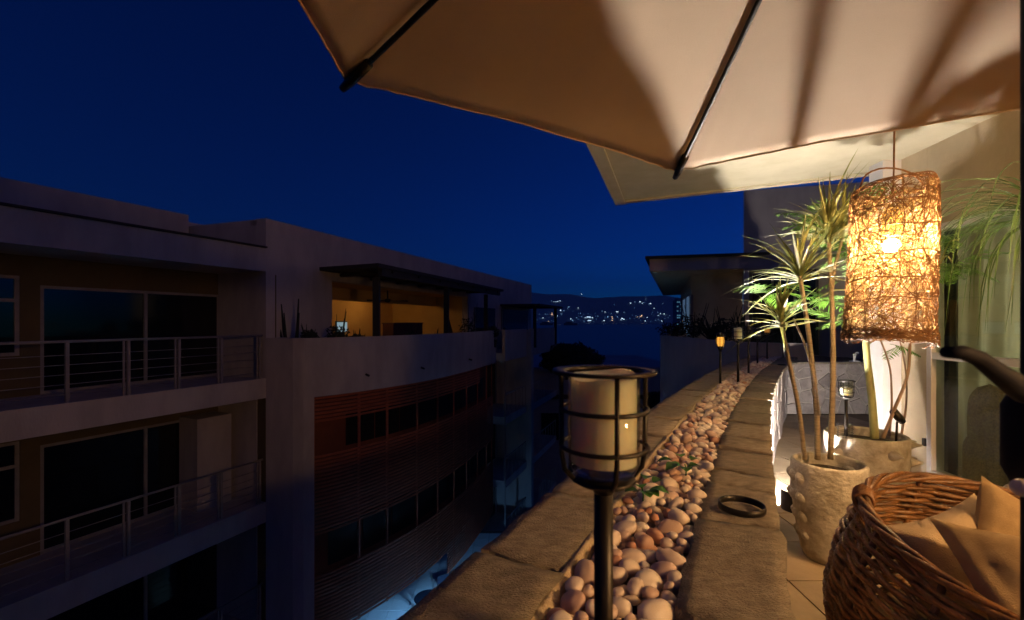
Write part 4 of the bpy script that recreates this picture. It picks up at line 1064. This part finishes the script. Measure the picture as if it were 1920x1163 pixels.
# ---- farther balconies of the same block
fb = thing('far_balconies','stacked far balconies beyond the louvred bay with one lit doorway','balconies',(0,25,-12))
SA = (21.0-11)/v1.y
def far_bay(s0, s1, prj, kk):
    for k in range(4):
        zf = 0.0-3.0*k
        b = MB().fbox(FV,s0,s1,-prj,-0.002,zf-0.42,zf-0.06).build('balcony_slab','opp',fb)
        if k == 0: MB().fbox(FV,s0,s1,-prj,-prj+0.15,zf-0.058,zf+1.05).build('parapet','opp',b)
        else:
            MB().tube([FV.p(s0,-prj+0.06,zf+0.98),FV.p(s1,-prj+0.06,zf+0.98)],0.028,6).build('top_rail','railing',b)
            n = int((s1-s0)/0.55)
            for q in range(n+1):
                s = s0+0.03+(s1-s0-0.06)*q/n; MB().fbox(FV,s-0.018,s+0.018,-prj+0.045,-prj+0.075,zf-0.058,zf+0.96).build('baluster','railing',b)
        MB().fbox(FV,s0+0.3,s1-0.3,-0.035,-0.004,zf,zf+2.15).build('glazed_door','darkglass',fb)
        MB().fbox(FV,s0+0.3,s0+0.36,-0.06,-0.036,zf,zf+2.15).build('door_jamb','railing',fb)
far_bay(11.7,15.0,1.75,0); far_bay(15.4,20.8,1.9,1)
MB().fbox(FV,15.0,15.4,-2.0,-0.003,-12,0.99).build('party_wall','opp',fb)
M['yellowdoor'] = emat('yellow_doorway', (1.0,0.62,0.16), 0.10)
MB().fbox(FV,15.402,15.9,-0.9,-0.85,-6.0+0.0,-6.0+2.0).build('lit_doorway','yellowdoor',fb)
MB().tube([FV.p(11.62,-1.78,-12),FV.p(11.62,-1.78,-0.4)],0.035,6).build('downpipe','railing',fb)
p2g = thing('far_pergola','small dark pergola roof on the farther balcony before the bay','pergola',(1.3,28,0))
MB().fbox(FV,15.5,20.9,-2.3,-0.01,2.30,2.42).build('roof_panel','opp_dark',p2g)
for s in (15.8,20.4): MB().fbox(FV,s,s+0.16,-2.0,-1.84,0.0,2.299).build('post','opp_dark',p2g)
potplant('balcony_plant','dark plant hanging over the lit far balcony rail',985,27.5,'bush',1.0,0.55,-6.0,12,group='far balcony plants')

# ---- blue-lit deck two storeys down
dk = thing('pool_deck','blue-lit tiled deck far below at the foot of the louvred bay','deck',(-2,14,-8.0))
DZ = -7.95
MB().box(-7.5,3.0,10.6,20.5,DZ-0.3,DZ-0.035).build('deck_base','grout',dk)
tm = MB().box(0,0.585,0,0.585,-0.03,0).mesh('deck_tile'); tm.materials.append(M['deck'])
for i in range(14):
    for j in range(15):
        x = -6.4+i*0.6; y = 11.2+j*0.6
        o = mkobj('deck_tile',tm,None,dk); o.location = (x,y,DZ)
tb = thing('round_table','round dark table standing on the blue-lit deck','table',tuple(at(803,1115,14.3).xy)+(DZ,))
MB().lathe([(0.02,0.70),(0.43,0.70),(0.44,0.715),(0.43,0.73),(0.02,0.73)],n=32).build('table_top','navy',tb,smooth=False,local=True)
for k in range(3):
    a = k*2.09+0.4; MB().tube([(0.05*math.cos(a),0.05*math.sin(a),0.7),(0.10*math.cos(a),0.1*math.sin(a),0.35),(0.32*math.cos(a),0.32*math.sin(a),0.0)],0.016,6).build('leg','black',tb,local=True)
chp = at(836,1080,15.2)
dc = thing('deck_chair','thin-framed chair behind the round table on the deck','chair',(chp.x,chp.y,DZ),0.6)
MB().box(-0.21,0.21,-0.21,0.21,0.42,0.45).build('seat','navy',dc,local=True); MB().box(-0.21,0.21,0.19,0.22,0.5,0.85).build('backrest','navy',dc,local=True)
for a in (-0.2,0.2):
    for b in (-0.2,0.2): MB().tube([(a,b,0),(a,b,0.42 if b<0 else 0.85)],0.012,6).build('leg','black',dc,local=True)
dkl = thing('deck_lamp','blue-white globe lamp lighting the deck below','lamp',(-1.8,13.2,DZ))
MB().tube([(0,0,0),(0,0,0.9)],0.03,8).build('post','black',dkl,local=True); MB().sphere((0,0,0.98),0.07,14,10).build('globe','deckbulb',dkl,smooth=True,local=True)
MB().lathe([(0.34,0.985),(0.345,1.0),(0.05,1.07),(0.02,1.075),(0.02,1.06),(0.32,0.992)],n=28,cap=False).build('lamp_shade','black',dkl,smooth=True,local=True)

# ================================================================== NEIGHBOURING UNIT to the right
nb = thing('neighbour_apartment','dark neighbouring apartment with jutting roof and curved planter wall beyond the torches','building',(6,13,0))
MB().prism([(4.35,14.4),(7.6,13.55),(12.5,24.5),(9.3,28.0)],3.05,3.42).build('roof','opp',nb)
MB().prism([(4.18,14.28),(7.6,13.40),(12.7,24.6),(9.2,28.3)],3.422,3.50).build('roof_edge','opp_dark',nb)
MB().prism([(4.5,14.5),(7.2,13.8),(11.9,24.3),(9.3,27.6)],3.025,3.048).build('soffit_panel','cream',nb)
MB().prism([(7.0,13.75),(13.0,12.0),(13.0,18.0),(8.3,16.2)],-6,5.40).build('main_wall','opp',nb)
MB().prism([(6.1,15.5),(7.3,14.4),(10.0,24.0),(8.9,24.0)],-3,3.02).build('inner_wall','cream',nb)
nw = MB().prism([(6.03,15.4),(6.11,15.33),(6.99,18.2),(6.90,18.25)],0.9,2.35)
nwo = nw.build('window_frame','railing',nb)
def quadpane(s0,s1,z0,z1,m,nm):
    a = Vector((5.99,15.38)); b = Vector((6.88,18.25)); p = a.lerp(b,s0); q = a.lerp(b,s1); n = Vector((-0.03,0.01))
    return MB().prism([tuple(p),tuple(q),tuple(q+n),tuple(p+n)],z0,z1).build(nm,m,nwo)
quadpane(0.02,0.28,0.95,2.3,'cool','pane'); quadpane(0.30,0.48,0.95,2.3,'curtain','curtain_panel'); quadpane(0.52,0.98,0.95,2.3,'cool','pane')
# curved planter wall in front
nc = [(p.x,p.y) for p in catmull([(5.4,8.3,0),(4.72,8.75,0),(4.45,9.6,0),(4.4,11.2,0),(4.42,12.8,0),(4.75,13.9,0),(5.6,14.6,0)],6)]
curved(nc[::-1],0,-0.16,-6.0,1.05,MB()).build('planter_wall','opp',nb)
MB().prism([(4.7,8.9),(7.6,8.4),(8.4,14.0),(5.4,14.4),(4.6,13.6),(4.57,9.6)],-0.3,0.6).build('terrace_slab','opp_warm',nb)
# facade beyond the end wall
MB().prism([(7.6,10.9),(9.2,10.4),(9.2,12.6),(7.6,13.2)],0.6,3.0).build('return_wall','cream',nb)
fw = MB().prism([(6.05,11.6),(7.55,11.2),(7.58,11.28),(6.08,11.68)],0.62,2.75).build('glazed_screen','opp_dark',nb)
for a,b in ((0.05,0.32),(0.36,0.64),(0.68,0.95)):
    p = Vector((6.05,11.59)).lerp(Vector((7.55,11.19)),a); q = Vector((6.05,11.59)).lerp(Vector((7.55,11.19)),b)
    MB().prism([tuple(p),tuple(q),(q.x-0.01,q.y-0.025),(p.x-0.01,p.y-0.025)],0.75,2.65).build('pane','darkglass',fw)
for i,(px,Y_,k,h_,w_,lb) in enumerate(((1262,13.0,'bush',0.55,0.55,'low dark shrub at the left end of the neighbouring planter'),(1300,12.0,'bush',0.85,0.6,'taller dark shrub left of centre in the neighbouring planter'),(1335,11.2,'blade',0.85,0.4,'spiky dark agave in the middle of the neighbouring planter'),(1362,10.4,'bush',0.7,0.45,'dark shrub above the glowing barrel torch'),(1392,9.6,'blade',0.75,0.35,'spiky dark plant right above the caged candle torch'),(1415,9.4,'blade',0.6,0.3,'rightmost spiky plant of the neighbouring planter'))):
    potplant('planter_shrub',lb,px,Y_,k,h_,w_,0.62,60+i,group='plants in the neighbouring planter')
nl = thing('terrace_lamp','dim warm lamp hidden behind the shrubs of the neighbouring planter','lamp',(6.3,13.2,0.6))
MB().lathe([(0.06,0),(0.07,0.01),(0.03,0.04)],n=16).build('stand','black',nl,local=True); MB().sphere((0,0,0.11),0.07,14,10).build('globe','terraceglobe',nl,smooth=True,local=True)
# small white tap on the end wall
tp = thing('wall_tap','small white lamp base standing on the end wall','lamp base',(5.42,7.2,0.815))
MB().lathe([(0.07,0),(0.075,0.01),(0.02,0.02),(0.015,0.1),(0.03,0.11),(0.02,0.12)],n=16).build('body','white',tp,smooth=True,local=True)
MB().tube([(0,0,0.1),(0.03,0,0.14),(0.07,0,0.14)],0.01,6).build('spout','white',tp,local=True)

# ================================================================== BEYOND: low building, tree, city
lb_ = thing('low_building','plain low blue-dark building below in the gap','building',(3,36,-12))
MB().box(1.2,12.5,34,46,-12,-2.2).build('wall','bluewall',lb_)
MB().box(1.0,12.7,33.7,46.2,-2.199,-1.95).build('roof_parapet','bluewall',lb_)
MB().box(1.1,12.6,33.75,33.995,-4.3,-4.0).build('string_course','opp_dark',lb_)
for k in range(4): MB().box(2.2+k*2.4,3.5+k*2.4,33.95,33.998,-7.4,-5.4).build('window','darkglass',lb_)
def tree(label, c, r, n, s, seed):
    r_ = random.Random(seed); e = thing('tree',label,'tree',(c[0],c[1],-12))
    MB().tube([(c[0],c[1],-12),(c[0]+.2,c[1],(c[2]-12)/2),(c[0],c[1],c[2])],[0.35,0.28,0.15],8).build('trunk','opp_dark',e)
    mb_ = MB(); leafcloud(mb_,c,r,n,s,r_)
    for k in range(7): leafcloud(mb_,(c[0]+r_.uniform(-.6,.6)*r[0],c[1]+r_.uniform(-.5,.5)*r[1],c[2]+r_.uniform(0,.5)*r[2]),(r[0]*.45,r[1]*.45,r[2]*.45),n//8,s,r_)
    mb_.build('crown','darkleaf',e)
c = at(1070,668,30); tree('dark domed tree in front of the sea in the gap',(c.x,c.y,c.z-0.3),(2.5,2.5,1.45),3800,0.15,5)
c = at(1245,728,26); tree('low dark foliage under the neighbouring planter wall',(c.x,c.y,c.z-0.9),(1.3,1.6,0.9),1800,0.12,6)
for i,(px,lb) in enumerate(((1024,'dark boat on the bay nearer the far pergola'),(1069,'dark boat on the bay above the domed tree'))):
    Y_ = 1900.0; x = (px-960)*Y_/F
    e = thing('boat',lb,'boat',(x,Y_,-14),0,'boats on the bay')
    MB().prism([(-26,-6),(20,-6),(30,0),(20,6),(-26,6)],0.0,8.5).build('hull','opp_dark',e,local=True)
    MB().box(-18,10,-4,4,8.5,14).build('cabin','opp_dark',e,local=True)
# hillside lights, each a small house with a lit front
LT = [(755,217,10,0,'c'),(370,305,6,0,'m'),(400,315,6,0,'c'),(425,315,9,0,'c'),(450,312,9,0,'c'),(478,305,8,12,'c'),(130,360,8,8,'c'),(160,362,9,6,'c'),(182,370,7,5,'m'),(590,382,26,5,'m'),(485,425,12,0,'c'),(530,430,8,0,'m'),(712,398,8,0,'c'),(575,408,5,0,'m'),(375,462,14,6,'w'),(375,481,28,6,'w'),(320,476,10,5,'d'),(495,472,24,4,'m'),(260,522,9,0,'c'),(445,498,7,0,'c'),(410,533,7,0,'m'),(330,565,8,0,'w'),(615,535,11,0,'c'),(640,555,5,22,'m'),(690,520,7,0,'m'),(720,505,6,0,'d'),(755,508,8,0,'m'),(845,512,66,8,'c'),(800,520,10,8,'c'),(893,520,10,8,'c'),(855,557,52,6,'c'),(965,498,6,0,'m'),(1015,435,7,0,'m'),(1055,448,11,5,'c'),(1135,468,8,0,'m'),(1210,445,32,7,'c'),(1300,453,9,0,'m'),(1090,508,12,0,'m'),(1055,508,8,0,'d'),(1147,508,20,5,'w'),(1147,530,20,5,'w'),(1147,553,20,6,'w'),(1185,490,6,0,'d'),(1212,507,6,14,'m'),(1275,530,22,10,'c'),(1295,540,10,14,'c'),(1258,545,7,12,'c'),(1040,556,22,6,'c'),(1380,335,10,0,'c'),(1437,320,7,0,'m'),(1505,315,14,10,'c'),(1495,325,7,0,'m'),(1535,332,12,6,'c'),(1560,325,6,0,'d'),(1575,248,6,0,'m'),(1577,282,6,0,'m'),(1635,338,22,7,'c'),(1615,345,8,5,'m'),(1682,400,9,0,'c'),(1525,492,12,12,'w'),(1515,503,30,5,'w'),(1468,512,9,6,'w'),(1450,498,6,0,'m'),(1595,517,8,0,'c'),(1567,562,9,0,'c'),(1766,467,9,0,'c'),(1812,473,12,8,'c'),(1735,492,7,0,'c'),(1748,488,5,0,'m'),(1640,570,7,0,'d'),(1700,555,6,0,'m'),(1780,562,8,0,'c'),(1735,545,6,0,'m'),(1860,515,6,0,'m'),(1880,495,5,0,'m'),(1730,452,5,0,'m')]
rc = random.Random(9)
for k in range(60):
    x = rc.uniform(120,1900); LT.append((x, 570-abs(rc.gauss(0,75)), rc.uniform(4,7), 0, rc.choice('ddmd')))
NAMES = {'c':'lamp_cool','m':'lamp_mid','d':'lamp_dim','w':'lamp_warm'}
WORD = {'c':'bright white point of light on the far shore hillside','m':'bluish point of light on the far shore hillside','d':'faint blue light on the far shore hillside','w':'warm orange light on the far shore hillside'}
box_me = {}
for (cx_,cy_,sw,sh_,kd) in LT:
    px = 980+cx_/6.857; py = 520+cy_/6.857; k = (603-py)/F
    Y_ = (CZ+14+HM*3800)/(HM-k) if py < 603.5 else 3790.0
    x = (px-960)*Y_/F; z = CZ+k*Y_
    wd_ = sw/6.857*Y_/F*0.85; ht = (sh_ or sw)/6.857*Y_/F*0.85
    lab = WORD[kd]; grp = {'c':'white hillside lights','m':'bluish hillside lights','d':'faint hillside lights','w':'warm hillside lights'}[kd]
    e = thing('hillside_house',lab,'house',(x,Y_-14,z-ht/2),0,grp)
    if 'b' not in box_me:
        box_me['b'] = MB().box(-0.5,0.5,0,1,-0.1,1.1).mesh('house_wall'); box_me['b'].materials.append(M['house'])
    o = mkobj('house_wall',box_me['b'],None,e,local=True); o.scale = (wd_*1.1,10,ht)
    if kd not in box_me:
        box_me[kd] = MB().box(-0.5,0.5,-0.2,-0.02,0,1).mesh('lit_front'); box_me[kd].materials.append(M[NAMES[kd]])
    o = mkobj('lit_front',box_me[kd],None,e,local=True); o.scale = (wd_,10,ht)
# towers at the right end of the bay
M['towerlight'] = emat('tower_window_blue', (0.25,0.7,1.0), 0.22); M['towerwarm'] = emat('tower_window_warm', (1.0,0.8,0.6), 0.75)
for i,(p0,p1,ptop,lb) in enumerate(((1268,1283,563,'left of two hazy blue apartment towers under the jutting roof'),(1286,1306,556,'right apartment tower with a column of warm lit windows'))):
    Y_ = 640.0; x0 = (p0-960)*Y_/F; x1 = (p1-960)*Y_/F; zt = CZ+(603-ptop)*Y_/F
    e = thing('apartment_tower',lb,'tower',((x0+x1)/2,Y_,-14),0,'towers by the bay')
    MB().box(x0,x1,Y_,Y_+14,-14,zt).build('tower_body','tower',e)
    MB().box(x0+2,x1-2,Y_+2,Y_+12,zt,zt+3).build('roof_house','tower',e)
    n = 12
    for f in range(n):
        z = -8+(zt+6)*(f+0.5)/n
        for q in range(4):
            if rc.random() < 0.45: continue
            a = x0+1+(x1-x0-2)*q/4; MB().box(a,a+(x1-x0)*0.16,Y_-0.3,Y_-0.02,z,z+1.6).build('window','towerlight',e)
        if i and 3 <= f <= 9: MB().box(x1-3.2,x1-0.6,Y_-0.4,Y_-0.05,z+0.2,z+1.9).build('window','towerwarm',e)

# ================================================================== sea air
hz = MB().box(-7000,7000,-120,5600,-17.5,460).build('haze',None); tag(hz,kind='stuff')
hm_ = bpy.data.materials.new('sea_haze'); hm_.use_nodes = True; ht_ = hm_.node_tree; ht_.nodes.clear()
pv = ht_.nodes.new('ShaderNodeVolumePrincipled'); pv.inputs['Color'].default_value = (0.75,0.9,1.0,1); pv.inputs['Density'].default_value = 0.00016
ho = ht_.nodes.new('ShaderNodeOutputMaterial'); ht_.links.new(pv.outputs[0],ho.inputs['Volume']); hz.data.materials.append(hm_)
